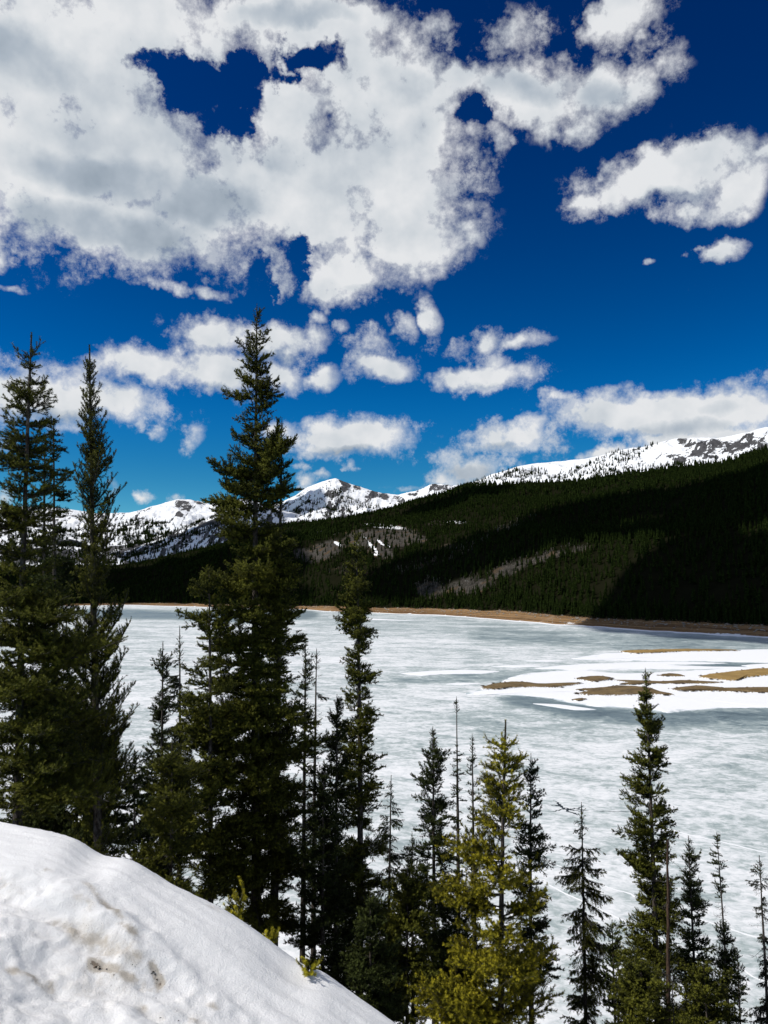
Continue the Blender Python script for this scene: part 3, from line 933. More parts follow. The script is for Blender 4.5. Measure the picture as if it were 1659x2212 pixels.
# dense edge along the shore
nE = 900
ex = r_.uniform(500, 1750, nE)
eP = hill_point(ex, r_.uniform(0, .025, nE))
tp = np.concatenate([tp, eP])
th = np.concatenate([th, r_.uniform(7, 15, nE)])
td = np.linalg.norm(tp, axis=1)
tx, ty = proj(tp)
score = np.where((tx > 0) & (tx < 1659), th / td, 0)
order = np.argsort(-score)
N_IND = 300
ind, rest = order[:N_IND], order[N_IND:]
near = rest[td[rest] < 1150]
midd = rest[(td[rest] >= 1150) & (td[rest] < 1900)]
farr = rest[td[rest] >= 1900]
farr = farr[r_.uniform(0, 1, len(farr)) < .62]
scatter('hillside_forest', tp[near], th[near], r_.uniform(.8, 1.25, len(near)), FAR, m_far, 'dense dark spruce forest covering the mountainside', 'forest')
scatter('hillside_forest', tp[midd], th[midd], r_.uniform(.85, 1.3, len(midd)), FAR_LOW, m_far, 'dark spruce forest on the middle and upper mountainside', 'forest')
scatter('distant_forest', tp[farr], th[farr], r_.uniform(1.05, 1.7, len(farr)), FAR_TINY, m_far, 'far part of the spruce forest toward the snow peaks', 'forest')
far_meshes = [mesh_from('shore_spruce', V_, F_, (m_far,), smooth=False) for V_, F_ in [conifer(10, 7, 60 + s_, .45) for s_ in range(5)]]
for n_, i in enumerate(ind):
    o = link('shore_spruce', far_meshes[n_ % 5], loc=tuple(tp[i] - [0, 0, .4]))
    w_ = th[i] * r_.uniform(.8, 1.2)
    o.scale = (w_, w_, th[i])
    o.rotation_euler = (r_.normal(0, .015), r_.normal(0, .015), r_.uniform(0, 6.28))
    tag(o, 'small dark spruce in the forest edge right above the far brown shore', 'tree', 'spruces at the forest edge above the far shore')
# leafless aspens
asel = (r_.uniform(0, 1, NT_) < np.clip(prob * 6, 0, 1) * np.clip(as_ * 1.0, 0, .6)) & inview
bP = cP[asel][:5000]
scatter('aspen_grove', bP, r_.uniform(6, 11, len(bP)), r_.uniform(.8, 1.3, len(bP)), BARE, m_bare, 'grey leafless aspens in strips through the dark forest', 'grove')


def tree_dots(name, M, items, n, label, hmin, hmax, seed):
    P_, sx_, sy_ = M
    r2 = np.random.default_rng(seed)
    w = blob(sx_, sy_, items) * (.10 + 1.6 * np.clip(fbm(P_ * np.array([.010, .010, .004]), 4, .55, seed) + .02, 0, 1) ** 1.4)
    w = w.ravel()
    w[:P_.shape[1]] = 0
    pick = r2.choice(len(w), n, p=w / w.sum())
    Q = P_.reshape(-1, 3)[pick] + r2.normal(0, 5, (n, 3)) * [1, 1, 0]
    scatter(name, Q, r2.uniform(hmin, hmax, n), r2.uniform(.9, 1.4, n), FAR_LOW, m_far, label, 'forest')


tree_dots('treeline_forest', M_RIGHT, [(1020, 1046, 60, 10, -12, .6), (1100, 1030, 90, 9, -8, 1.0), (1130, 1016, 45, 6, -5, 1.0), (1250, 1024, 120, 12, -6, 1.0), (1270, 1006, 70, 8, -22, 1.0), (1310, 992, 40, 9, -25, .8), (1360, 985, 60, 14, -25, .45), (1350, 1018, 90, 12, -5, .8), (1480, 1005, 150, 7, -6, .8), (1250, 1040, 300, 12, -4, 1.0)],
          1300, 'scattered spruces at the tree line on the right snow ridge', 14, 26, 5)
tree_dots('peak_forest', M_MID, [(690, 1085, 70, 20, -20, .6), (730, 1100, 90, 18, 0, .9), (640, 1105, 50, 22, -30, 1.0), (770, 1100, 50, 12, 20, 1.0), (740, 1075, 50, 10, 25, .6), (800, 1112, 60, 8, -5, 1.0)],
          800, 'scattered trees on the lower snow slopes of the middle peak', 18, 30, 6)
tree_dots('dome_forest', M_LEFT, [(300, 1150, 120, 14, 0, 1.0), (340, 1138, 80, 12, 5, .8), (280, 1165, 120, 14, 0, 1.0), (100, 1165, 200, 20, 0, .9), (420, 1150, 60, 12, 10, .7)],
          1500, 'dark trees along the foot of the white dome', 22, 40, 7)
tree_dots('foothill_forest', M_FRONT, [(330, 1165, 90, 5, -17, 1.0), (450, 1120, 80, 5, -22, 1.0), (300, 1200, 120, 16, -10, .9), (420, 1165, 120, 24, -15, .55), (100, 1205, 220, 22, 0, 1.0), (480, 1150, 80, 20, 0, .6)],
          3000, 'patchy dark trees on the snow flecked foothill', 16, 30, 8)
# pale driftwood and boulders at the top of the shore
nb = 520
bx = r_.uniform(300, 1700, nb)
lo_i = np.stack([np.interp(bx, hx, lo[:, k]) for k in range(3)], -1)
hi_i = np.stack([np.interp(bx, hx, hi[:, k]) for k in range(3)], -1)
f_ = r_.beta(3, 1.2, nb)[:, None]
bp = lo_i * (1 - f_) + hi_i * f_
ico = np.array([(0, 0, .8), (.9, 0, .1), (0, .8, .2), (-.8, 0, .15), (0, -.9, .1), (0, 0, -.5)])
icf = np.array([(0, 1, 2), (0, 2, 3), (0, 3, 4), (0, 4, 1), (5, 2, 1), (5, 3, 2), (5, 4, 3), (5, 1, 4)])
nw = 1500
wx = r_.uniform(350, 1700, nw)
wl = np.stack([np.interp(wx, hx, lo[:, k]) for k in range(3)], -1)
wh = np.stack([np.interp(wx, hx, hi[:, k]) for k in range(3)], -1)
wf_ = r_.normal(1.0, .10, nw)[:, None]
m_brush = leaf_mat('shore_brush_twigs', (0.06, 0.035, 0.02), (0.17, 0.12, 0.07))
scatter('shore_brush', wl * (1 - wf_) + wh * wf_, r_.uniform(1.2, 3.4, nw), r_.uniform(1.4, 2.6, nw), BARE, m_brush, 'low leafless brown brush between the far shore and the forest', 'brush')
m_rock = earth('shore_rock', (0.22, 0.19, 0.16), (0.36, 0.32, 0.27), (0.42, 0.39, 0.35), .6)
scatter('shore_boulders', bp + [0, 0, .5], r_.uniform(.5, 1.5, nb), r_.uniform(1, 2.2, nb), [(ico, icf)], m_rock, 'pale boulders and driftwood strewn along the far shore', 'rocks')


# stones and scraps of mud on and around the sandbars
sp_, ss_ = [], []
r_ = np.random.default_rng(23)
for pts, h, m, lb in BARS:
    G_ = outline(pts, 220, .026, 21)
    c = G_.mean(0)
    k = int(14 + np.ptp(G_[:, 0]) * .9)
    i_ = r_.integers(0, len(G_), k)
    q = c + (G_[i_] - c) * r_.choice([.3, .6, .85, 1.0, 1.02], k)[:, None] * r_.uniform(.9, 1.06, k)[:, None]
    sp_.append(xyz(q[:, 0], q[:, 1], .62 + .45 * h))
    ss_.append(r_.uniform(.15, .6, k))
sp_, ss_ = np.concatenate(sp_), np.concatenate(ss_)
m_stone = earth('bar_stone', (0.045, 0.035, 0.024), (0.11, 0.085, 0.055), (0.2, 0.17, 0.13), 1.0)
scatter('sandbar_stones', sp_, ss_, r_.uniform(1, 3.5, len(ss_)), [(ico, icf)], m_stone, 'dark stones and mud scraps scattered over the sandbars', 'rocks')
# ------------------------------------------------------------------ cumulus overhead, left of the view, whose shadows lie on the mountainside
m_cloud = bpy.data.materials.new('cloud_vapour')
m_cloud.use_nodes = True
t = NT(m_cloud.node_tree)
m_cloud.node_tree.nodes.clear()
vol = t.n('ShaderNodeVolumePrincipled')
vol.inputs['Color'].default_value = (0.97, 0.97, 0.98, 1)
vol.inputs['Density'].default_value = 0.035
vol.inputs['Anisotropy'].default_value = 0.6
vo = t.n('ShaderNodeOutputMaterial')
t.link(vol.outputs[0], vo.inputs['Volume'])
_hv = Hp[:NR].reshape(-1, 3)
_hs = np.stack([hsx[:NR].ravel(), hsy[:NR].ravel()], -1)


def surf_at(x, y, far_=False):
    S_, V_ = (np.stack([far_[1].ravel(), far_[2].ravel()], -1), far_[0].reshape(-1, 3)) if far_ else (_hs, _hv)
    d = np.hypot(S_[:, 0] - x, (S_[:, 1] - y) * 1.5)
    k = int(np.argmin(d))
    if y > 1352 and not far_ and d[k] > 6:
        return on_plane(x, y)
    return V_[k]


def cumulus(pts, alt, thick, label, seed, far_=False):
    P_ = np.array([surf_at(x, y, far_) for x, y in pts])
    Q = P_ + SUN_DIR * ((alt - P_[:, 2]) / SUN_DIR[2])[:, None]
    k, n = len(Q), 120
    tt_ = np.linspace(0, k, n, endpoint=False)
    i = np.floor(tt_).astype(int)
    f = tt_ - i
    f = (f * f * (3 - 2 * f))[:, None]
    q = (Q[i % k] * (1 - f) + Q[(i + 1) % k] * f)[:, :2]
    c = q.mean(0)
    size = np.ptp(q, axis=0).max()
    th_ = tt_ / k * 2 * np.pi
    q = c + (q - c) * (1 + .14 * fbm(xyz(np.cos(th_) * 3, np.sin(th_) * 3, seed), 4, .55, seed))[:, None]
    prof_ = [(1.0, .5), (.97, .30), (.90, .12), (.7, .03), (.35, 0), (0, 0)]
    top_ = [(.97, .66), (.88, .80), (.70, .92), (.4, 1.0), (0.0, 1.02)]
    u_, v_ = proj(xyz(q[:, 0], q[:, 1], alt))
    print('cloud', seed, 'outside the frame:', bool(((u_ < -40) | (u_ > 1700) | (v_ < -40)).all()), round(float(u_.max())), round(float(v_.min())))
    V, F = [], []
    rings = prof_[::-1][1:] + top_[:-1]
    for s_, z in rings:
        w = c + (q - c) * s_
        V.append(xyz(w[:, 0], w[:, 1], alt + thick * (z - .5) + thick * .12 * (z > .6) * fbm(xyz(w[:, 0] / size * 9, w[:, 1] / size * 9, seed), 3)))
    V.append(np.array([[c[0], c[1], alt - thick * .5], [c[0], c[1], alt + thick * .52]]))
    a = np.arange(n)
    b_ = (a + 1) % n
    for r_k in range(len(rings) - 1):
        F.append(np.stack([a + r_k * n, b_ + r_k * n, b_ + (r_k + 1) * n, a + (r_k + 1) * n], -1))
    last = (len(rings) - 1) * n
    tri = np.concatenate([np.stack([b_, a, np.full(n, len(rings) * n)], -1), np.stack([a + last, b_ + last, np.full(n, len(rings) * n + 1)], -1)])
    return struct('cloud', mesh_from('cloud', np.concatenate(V), [np.concatenate(F), tri], (m_cloud,)), label, 'cloud')


cumulus([(1310, 1352), (1290, 1325), (1330, 1280), (1370, 1215), (1450, 1172), (1560, 1165), (1700, 1180), (1900, 1200), (2100, 1300), (1900, 1400), (1660, 1384), (1500, 1374), (1380, 1364)], 1500, 170,
        'cloud overhead to the left, shading the near end of the far shore', 1)
cumulus([(760, 1275), (800, 1235), (880, 1205), (960, 1180), (1040, 1150), (1130, 1120), (1250, 1085), (1400, 1062), (1560, 1030), (1700, 985), (2000, 960), (1900, 1080), (1659, 1075), (1500, 1105), (1380, 1135), (1280, 1165), (1180, 1185), (1080, 1215), (980, 1245), (900, 1290)], 1700, 170,
        'long cloud overhead to the left, shading the middle of the mountainside', 2)
cumulus([(-100, 1245), (100, 1240), (246, 1232), (330, 1222), (465, 1188), (560, 1162), (640, 1160), (660, 1225), (640, 1290), (560, 1300), (300, 1298), (0, 1298), (-200, 1290)], 2300, 220,
        'broad cloud far to the left, shading the head of the valley', 3)
cumulus([(880, 1104), (930, 1086), (1000, 1062), (1060, 1056), (1120, 1054), (1080, 1072), (1000, 1092), (920, 1108)], 3600, 160,
        'small cloud to the left, shading the upper forest edge', 4)
cumulus([(240, 1195), (330, 1172), (400, 1150), (480, 1122), (560, 1102), (640, 1110), (620, 1160), (520, 1180), (400, 1196), (300, 1215)], 3800, 300,
        'cloud far off to the left, shading the snow flecked foothill', 5, M_FRONT)

cumulus([(590, 1100), (630, 1078), (665, 1062), (690, 1060), (700, 1085), (680, 1110), (620, 1120)], 4600, 300,
        'cloud far off to the left, shading the left flank of the pointed peak', 6, M_MID)

# ------------------------------------------------------------------ near slope and the ploughed snow bank
def slope_z(x, y):
    s_ = y + 0.9 * x
    z = HCAM - 0.45 - 0.60 * s_
    far_ = np.clip((s_ - 60) / 30, 0, 1)
    return z + far_ * 2.0


xs = np.concatenate([np.linspace(-400, -42, 30), np.linspace(-40, 40, 150), np.linspace(42, 400, 30)])
ys = np.concatenate([np.linspace(-60, 0, 12), np.linspace(.4, 70, 160), np.linspace(71, 420, 70)])
X_, Y_ = np.meshgrid(xs, ys)
Z_ = slope_z(X_, Y_)
Z_ = Z_ + fbm(xyz(X_ * .25, Y_ * .25, 1), 5, .5, 5) * .45 + fbm(xyz(X_ * .03, Y_ * .03, 1), 3, .5, 6) * 1.2 * np.clip((Y_ - 20) / 30, 0, 1)
Z_ = np.where(Y_ < 6.5, np.minimum(Z_, HCAM - 4.2), Z_)
Z_ = np.minimum(Z_, HCAM - .30 * Y_ - .5)
Z_ = np.maximum(Z_, -4)
struct('slope', mesh_from('slope', xyz(X_, Y_, Z_).reshape(-1, 3), grid_faces(*X_.shape), (m_floor,)), 'steep forest floor with old snow falling away to the lake', 'slope')

EDGE = np.array([(-400, 1745), (-200, 1755), (0, 1768), (60, 1776), (100, 1783), (165, 1800), (205, 1832), (235, 1838), (272, 1838), (300, 1852), (330, 1873), (400, 1915), (480, 1962), (560, 2018), (620, 2068), (655, 2090), (700, 2102), (760, 2152), (850, 2213), (950, 2278), (1100, 2370), (1300, 2480)], float)
ED = np.interp(EDGE[:, 0], [-400, 0, 400, 850, 1300], [5.6, 5.3, 4.9, 4.5, 4.2])
EC = at(EDGE[:, 0], EDGE[:, 1], ED)


def _gs(v, sig):
    k = np.exp(-.5 * (np.arange(-4 * sig, 4 * sig + 1) / sig) ** 2)
    return np.convolve(np.pad(v, 4 * sig, mode='reflect', reflect_type='odd'), k / k.sum(), 'valid')


ECX = np.arange(EC[0, 0], EC[-1, 0], .01)
EYS = _gs(np.interp(ECX, EC[:, 0], ED), 25)
EZF = _gs(np.interp(ECX, EC[:, 0], EC[:, 2]), 4) - .03
EZS = _gs(np.interp(ECX, EC[:, 0], EC[:, 2]), 45) - .03


def bank_z(x, y, detail=True):
    yc = np.interp(x, ECX, EYS)
    e = yc - y
    wf = np.exp(-(np.clip(e - .05, -1, 9) / .30) ** 2)
    zc = np.interp(x, ECX, EZS) * (1 - wf) + np.interp(x, ECX, EZF) * wf                       # metres in front of the crest
    z = np.where(e > 0, zc - .10 * e - .045 * e * e, zc - np.minimum(1.1 * e * e * 1.6, 1e9) * 0 - (np.sqrt(e * e + .02) - .141) * 1.05)
    if detail:
        rough = sstep(.20, .75, e + .18 * fbm(xyz(x * 1.2, y * 1.2, 0), 3) - .22 * np.clip(x + 1.0, 0, 3))
        fd = xyz(x * .94 + y * .34, (y * .94 - x * .34) * 1.8, 0)
        w_ = fd + fbm(fd * 2.0, 3, .5, 79)[..., None] * .18
        tn_ = fbm(xyz((x * .9 - y * .3) * 1.5, (y + x * .35) * 3.0, 4) + (w_ - fd) * 1.5, 6, .55, 71)
        lump = fbm(fd * 1.3, 4, .5, 70) * .06 + (tn_ + .85 * np.sin(tn_ * 44) / 44) * .13 + fbm(w_ * 3.6, 6, .58, 76, True) * .016 + fbm(w_ * 18, 5, .7, 72) * .011
        streak = fbm(xyz((x * .85 - y * .2) * 1.2, (y + x * .25) * 8, 0), 6, .66, 73) * .030 + fbm(xyz(x * 1.3, y * 1.3, 2), 3, .5, 74) * .03
        z = z + rough * lump + (1 - rough) * streak + np.clip(e, 0, 1) * .12 * fbm(xyz(x * .7, y * .7, 9), 2, .5, 75)
        return z, rough
    return z


bx_ = np.arange(-5.0, 3.0, .016)
by_ = np.concatenate([np.arange(-2.5, 2.2, .10), np.arange(2.2, 5.9, .015), np.arange(5.9, 9.5, .08)])
BX, BY = np.meshgrid(bx_, by_)
BZ, BR = bank_z(BX, BY)
BZ = np.maximum(BZ, HCAM - 9.0)


def on_bank(x, y):
    r = ray(x, y)
    t_ = np.linspace(2.0, 7.5, 1400)
    q = np.array([0, 0, HCAM]) + r * t_[:, None]
    zz = bank_z(q[:, 0], q[:, 1])[0]
    k = int(np.argmax(q[:, 2] < zz))
    return q[k] if k else q[int(np.argmin(np.abs(q[:, 2] - zz)))]


DIRT = [([(185, 1905), (215, 1935), (255, 1968), (290, 2012)], .05, .8), ([(200, 2078), (255, 2098), (300, 2125), (345, 2158)], .05, .8), ([(330, 2085), (346, 2120), (340, 2150)], .035, 1.0),
        ([(315, 2170), (360, 2190), (420, 2212), (470, 2240)], .08, .9), ([(100, 1880), (150, 1915), (190, 1960)], .06, .45), ([(20, 2100), (70, 2110), (110, 2140)], .06, .4),
        ([(400, 1925), (440, 1945), (490, 1985)], .07, .35), ([(0, 1900), (60, 1925), (120, 1930)], .12, .3), ([(120, 1990), (200, 2030), (290, 2070)], .08, .3), ([(420, 2150), (470, 2180)], .05, .5)]
dirt = np.zeros(BX.shape)
DIRT = [(p_, w_ * .55, a_ * .62) for p_, w_, a_ in DIRT]
DPTS = []
for pts, w, a in DIRT:
    q = np.array([on_bank(*p_)[:2] for p_ in pts])
    d = np.full(BX.shape, 1e9)
    for p0, p1 in zip(q[:-1], q[1:]):
        v = p1 - p0
        s_ = np.clip(((BX - p0[0]) * v[0] + (BY - p0[1]) * v[1]) / (v @ v), 0, 1)
        d = np.minimum(d, np.hypot(BX - p0[0] - s_ * v[0], BY - p0[1] - s_ * v[1]))
        DPTS.append((p0, p1, a))
    dirt = np.maximum(dirt, a * np.exp(-(d / w) ** 2))
nz = fbm(xyz(BX * 5, BY * 8, 3), 5, .6, 77)
dirt = np.clip(dirt * (.6 + 2.4 * nz) + BR * np.clip(.34 * (fbm(xyz(BX * 2.6, BY * 4.4, 5), 6, .62, 78) + .10), 0, 1), 0, 1)
BZ = BZ - .012 * dirt

m_bank, t, b = new_mat('old_road_snow')
p = pos(t)
dt = t.attr('dirt')
g1 = t.noise(p, 90.0, 6.0, 0.75)
g2 = t.noise(p, 14.0, 8.0, 0.62)
speck = t.ramp(t.noise(p, 120.0, 2.0, 0.5), 0.69, 0.75)
dm = t.math('ADD', dt, t.math('MULTIPLY', t.math('SUBTRACT', g2, 0.5), t.math('MULTIPLY', dt, 3.2)), clamp=True)
c = t.mix(t.ramp(dm, 0.02, 0.55), (0.82, 0.82, 0.815), (0.48, 0.44, 0.38))
c = t.mix(t.ramp(dm, 0.75, 1.1), c, (0.12, 0.085, 0.055))
c = t.mix(t.math('MULTIPLY', speck, t.ramp(dm, 0.0, 0.3, 0.08, 0.8)), c, (0.06, 0.045, 0.035))
setb(t, b, c, 0.6, t.math('ADD', t.math('MULTIPLY', g1, 0.5), t.math('MULTIPLY', g2, .5)), 0.014, 1.0, spec=0.25)
b.inputs['Subsurface Weight'].default_value = 0.0
struct('snow_bank', mesh_from('snow_bank', xyz(BX, BY, BZ).reshape(-1, 3), grid_faces(*BX.shape), (m_bank,), {'dirt': dirt}), 'ploughed bank of dirty white snow in the lower left foreground', 'snow')

# bits of bark and grit lying on the bank
m_grit, t, b = new_mat('bark_grit')
setb(t, b, (0.018, 0.014, 0.010), 0.9, spec=.1)
r_ = np.random.default_rng(5)
gp, gs = [], []
for p0, p1, a in DPTS:
    for _ in range(int(14 * a)):
        q = p0 + (p1 - p0) * r_.uniform() + r_.normal(0, .022, 2)
        gp.append(q)
        gs.append(r_.uniform(.002, .006))
for X0, Y0, s_ in ((210, 2082, .02), (345, 2152, .03), (352, 2166, .018), (375, 2190, .022), (385, 2192, .02), (288, 2078, .014), (303, 2092, .012), (300, 2130, .012), (5, 2060, .014), (130, 2198, .010), (500, 2200, .010), (107, 1892, .009), (330, 2098, .014), (335, 2140, .016)):
    q0 = on_bank(X0, Y0)[:2]
    for _ in range(3):
        gp.append(q0 + r_.normal(0, s_ * .5, 2))
        gs.append(s_ * r_.uniform(.25, .5))
for _ in range(700):                                  # fallen needles and grit strewn over the crusty part
    q0 = np.array([r_.uniform(-3.2, .2), r_.uniform(3.2, 5.0)])
    if vnoise(np.array([q0[0] * 1.8, q0[1] * 3.0, 4.4])) + r_.normal(0, .25) > .12:
        gp.append(q0)
        gs.append(r_.uniform(.0012, .0032))
gp = np.array(gp)
gz = bank_z(gp[:, 0], gp[:, 1])[0]
scatter('bark_debris', xyz(gp[:, 0], gp[:, 1], gz + .4 - .012), np.array(gs), r_.uniform(.8, 2.4, len(gs)), [(ico, icf)], m_grit, 'dark bits of bark and grit melted out on the snow bank', 'debris')

# ------------------------------------------------------------------ near spruces
m_bark, t, b = new_mat('spruce_bark')
p = pos(t)
n1_ = t.noise(t.vmath('MULTIPLY', p, (1, 1, .35)), 22.0, 6.0, 0.65)
setb(t, b, t.mix(t.ramp(n1_, .35, .7), (0.035, 0.028, 0.022), (0.16, 0.14, 0.12)), 0.9, n1_, 0.03, 0.9, spec=.1)
m_dead, t, b = new_mat('dead_wood')
p = pos(t)
n1_ = t.noise(t.vmath('MULTIPLY', p, (1, 1, .12)), 30.0, 6.0, 0.6)
setb(t, b, t.mix(t.ramp(n1_, .35, .7), (0.030, 0.022, 0.017), (0.13, 0.085, 0.06)), 0.9, n1_, 0.03, 0.9, spec=.1)
m_twig, t, b = new_mat('grey_twigs')
setb(t, b, (0.075, 0.07, 0.062), 0.9, spec=.1)


def needle_mat(name, dark, light, tip):
    m, t, b = new_mat(name)
    oi = t.n('ShaderNodeObjectInfo')
    g = t.n('ShaderNodeNewGeometry')
    age = t.attr('age')
    c = t.mix(oi.outputs['Random'], dark, light)
    c = t.mix(t.math('MULTIPLY', age, t.math('MULTIPLY_ADD', oi.outputs['Random'], .5, .5)), c, tip)
    c = t.mix(t.math('MULTIPLY', g.outputs['Random Per Island'], .5), c, dark)
    setb(t, b, c, 0.6, None, spec=.06)
    return m


NEEDLES = {
    'dark': needle_mat('needles_dark', (0.010, 0.018, 0.007), (0.030, 0.043, 0.012), (0.080, 0.096, 0.022)),
    'olive': needle_mat('needles_olive', (0.018, 0.028, 0.008), (0.064, 0.076, 0.014), (0.20, 0.20, 0.026)),
    'bright': needle_mat('needles_bright', (0.030, 0.040, 0.008), (0.125, 0.135, 0.014), (0.50, 0.43, 0.028)),
    'grey': needle_mat('needles_grey', (0.022, 0.027, 0.016), (0.048, 0.054, 0.030), (0.085, 0.09, 0.045)),
}


class Sprig:
    """collects twig axes, then grows needles and bark along all of them at once"""
    def __init__(self, seed):
        self.r = np.random.default_rng(seed)
        self.ax = []                                    # polyline, radius, needle density, age offset

    def axis(self, pts, rad, dens=1.0, age=0.0):
        self.ax.append((np.asarray(pts, float), rad, dens, age))

    def build(self, name, spacing, nlen, nwid, per, fwd=.75, m0='dark', bark=None, bare_from=0.0):
        r = self.r
        V, F, A, MI = [], [], [], []
        off = 0
        PS, TS, AG = [], [], []
        for pts, rad, dens, age in self.ax:
            seg = np.diff(pts, axis=0)
            L = np.linalg.norm(seg, axis=1)
            # bark: three sided tube
            n = len(pts)
            tn = np.gradient(pts, axis=0)
            tn /= np.linalg.norm(tn, axis=1)[:, None] + 1e-9
            ref = np.array([0, 0, 1.0]) if abs(tn[0][2]) < .8 else np.array([0, 1.0, 0])
            s1 = np.cross(tn, ref)
            s1 /= np.linalg.norm(s1, axis=1)[:, None] + 1e-9
            s2 = np.cross(tn, s1)
            rr = rad * np.linspace(1, .35, n)[:, None]
            ring = np.stack([pts + rr * (s1 * math.cos(a) + s2 * math.sin(a)) for a in (0, 2.1, 4.2)], 1).reshape(-1, 3)
            V.append(ring)
            A.append(np.zeros(len(ring)))
            i = np.arange(n - 1) * 3
            for a, b_ in ((0, 1), (1, 2), (2, 0)):
                F.append(np.concatenate([np.stack([i + a, i + b_, i + b_ + 3], -1), np.stack([i + a, i + b_ + 3, i + a + 3], -1)]) + off)
                MI.append(np.ones(2 * (n - 1), np.int32))
            off += len(ring)
            if dens <= 0:
                continue
            cum = np.concatenate([[0], np.cumsum(L)])
            k = max(2, int(cum[-1] / spacing * dens))
            sp_ = np.sort(r.uniform(0, cum[-1], k))
            j = np.clip(np.searchsorted(cum, sp_) - 1, 0, len(L) - 1)
            f = ((sp_ - cum[j]) / np.maximum(L[j], 1e-9))[:, None]
            PS.append(pts[j] * (1 - f) + pts[j + 1] * f)
            TS.append(tn[j])
            AG.append(np.clip(age + .8 * (sp_ / cum[-1]) ** 1.5, 0, 1))
        if PS:
            Pn, Tn, Ag = np.concatenate(PS), np.concatenate(TS), np.concatenate(AG)
            Pn, Tn, Ag = np.repeat(Pn, per, 0), np.repeat(Tn, per, 0), np.repeat(Ag, per)
            n = len(Pn)
            rv = r.normal(size=(n, 3)) + np.array([0, 0, .35])
            pv = rv - (rv * Tn).sum(1)[:, None] * Tn
            pv /= np.linalg.norm(pv, axis=1)[:, None] + 1e-9
            d = Tn * fwd * r.uniform(.6, 1.3, n)[:, None] + pv
            d /= np.linalg.norm(d, axis=1)[:, None]
            sd_ = np.cross(d, Tn)
            sd_ /= np.linalg.norm(sd_, axis=1)[:, None] + 1e-9
            ln = nlen * r.uniform(.65, 1.2, n)[:, None]
            V.append(np.stack([Pn - sd_ * nwid * .6, Pn + sd_ * nwid * .6, Pn + d * ln + sd_ * nwid * .25, Pn + d * ln - sd_ * nwid * .25], 1).reshape(-1, 3))
            A.append(np.repeat(Ag, 4))
            i = np.arange(n) * 4 + off
            F.append(np.stack([i, i + 1, i + 2], -1))
            F.append(np.stack([i, i + 2, i + 3], -1))
            MI.append(np.zeros(2 * n, np.int32))
        return mesh_from(name, np.concatenate(V), np.concatenate(F), (NEEDLES[m0], bark or m_twig), {'age': np.concatenate(A)}, False, np.concatenate(MI))


def curve(p0, d0, L, n, bend, r, jit=.06):
    pts = [np.array(p0, float)]
    d = np.array(d0, float)
    d /= np.linalg.norm(d)
    for k in range(n):
        d = d + np.array(bend) / n + r.normal(0, jit, 3)
        d /= np.linalg.norm(d)
        pts.append(pts[-1] + d * L / n)
    return np.array(pts)


def make_branch(L, seed, style, fine):
    S = Sprig(seed)
    r = S.r
    up = {'spruce': .40, 'up': .45, 'droop': .25, 'dead': .2}[style]
    dn = {'spruce': -.16, 'up': .10, 'droop': -.42, 'dead': -.10}[style]
    n = max(4, int(L / .16))
    main = curve((0, 0, 0), (1, r.normal(0, .06), dn), L, n, (0, r.normal(0, .15), up), r, .05)
    if style == 'dead':
        S.axis(main, .006 + .004 * L, 0)
        for k in range(int(6 + L * 9)):
            f = r.uniform(.15, 1) * (len(main) - 1)
            i = int(min(f, len(main) - 2))
            p0 = main[i] + (main[i + 1] - main[i]) * (f - i)
            s_ = r.choice([-1, 1])
            tw = curve(p0, (r.uniform(.2, .9), s_, r.normal(-.2, .5)), r.uniform(.12, .4) * min(1, L), 4, (0, 0, r.normal(-.1, .5)), r, .2)
            S.axis(tw, .004, .10 if r.uniform() < .25 else 0)
        return S.build('branch', .02, .03, .008, 3, m0='grey', bark=m_twig)
    S.axis(main, .006 + .009 * L, .8 if L < .9 else .45)
    gap = {'spruce': .053, 'up': .068, 'droop': .060}[style] * (1 if L < 1.4 else 1.1)
    s_ = 0.04 + .04 * L * (style != 'up')
    side = 1
    while s_ < L * .985:
        f = s_ / L * n
        i = int(min(f, n - 1))
        p0 = main[i] + (main[i + 1] - main[i]) * (f - i)
        ax = main[min(i + 1, n)] - main[i]
        ax /= np.linalg.norm(ax)
        u = s_ / L
        tl = (.12 + .43 * L * (1 - u) ** .8 * min(1, .45 + u * 2.2)) * r.uniform(.6, 1.2)
        tl = min(tl, .95)
        if style == 'up':
            tl *= .8
        lat = np.array([-ax[1], ax[0], 0]) * side
        ang = r.uniform(.75, 1.2)
        zz = {'spruce': r.normal(.04, .32), 'up': r.normal(.25, .32), 'droop': r.normal(-.55, .35)}[style]
        d0 = ax * math.cos(ang) + lat * math.sin(ang) + np.array([0, 0, zz])
        bz = {'spruce': .25, 'up': .45, 'droop': -.35}[style]
        m = max(3, int(tl / .08))
        tw = curve(p0, d0, tl, m, (ax[0] * .5, ax[1] * .5, bz), r, .09)
        if style == 'droop' and r.uniform() < .25:
            S.axis(tw, .004, .12)
        else:
            S.axis(tw, .0045, 1.0, .1)
        if tl > .18:
            for _ in range(int(tl / (.056 if not fine else .055))):
                ff = r.uniform(.15, .92) * m
                j = int(min(ff, m - 1))
                q0 = tw[j] + (tw[j + 1] - tw[j]) * (ff - j)
                ta = tw[j + 1] - tw[j]
                ta /= np.linalg.norm(ta) + 1e-9
                l2 = np.cross(ta, [0, 0, 1]) * r.choice([-1, 1])
                d1 = ta * .75 + l2 * .7 + np.array([0, 0, r.normal(.10 if style != 'droop' else -.5, .3)])
                S.axis(curve(q0, d1, tl * r.uniform(.22, .5), 3, (0, 0, bz), r, .08), .003, 1.0, .3)
        side = -side
        s_ += gap * r.uniform(.6, 1.4)
    if fine:
        return S.build('branch', .0065, .030, .0040, 4, m0='olive', bark=m_twig)
    return S.build('branch', .0105, .042, .0080, 4, m0='dark', bark=m_twig)


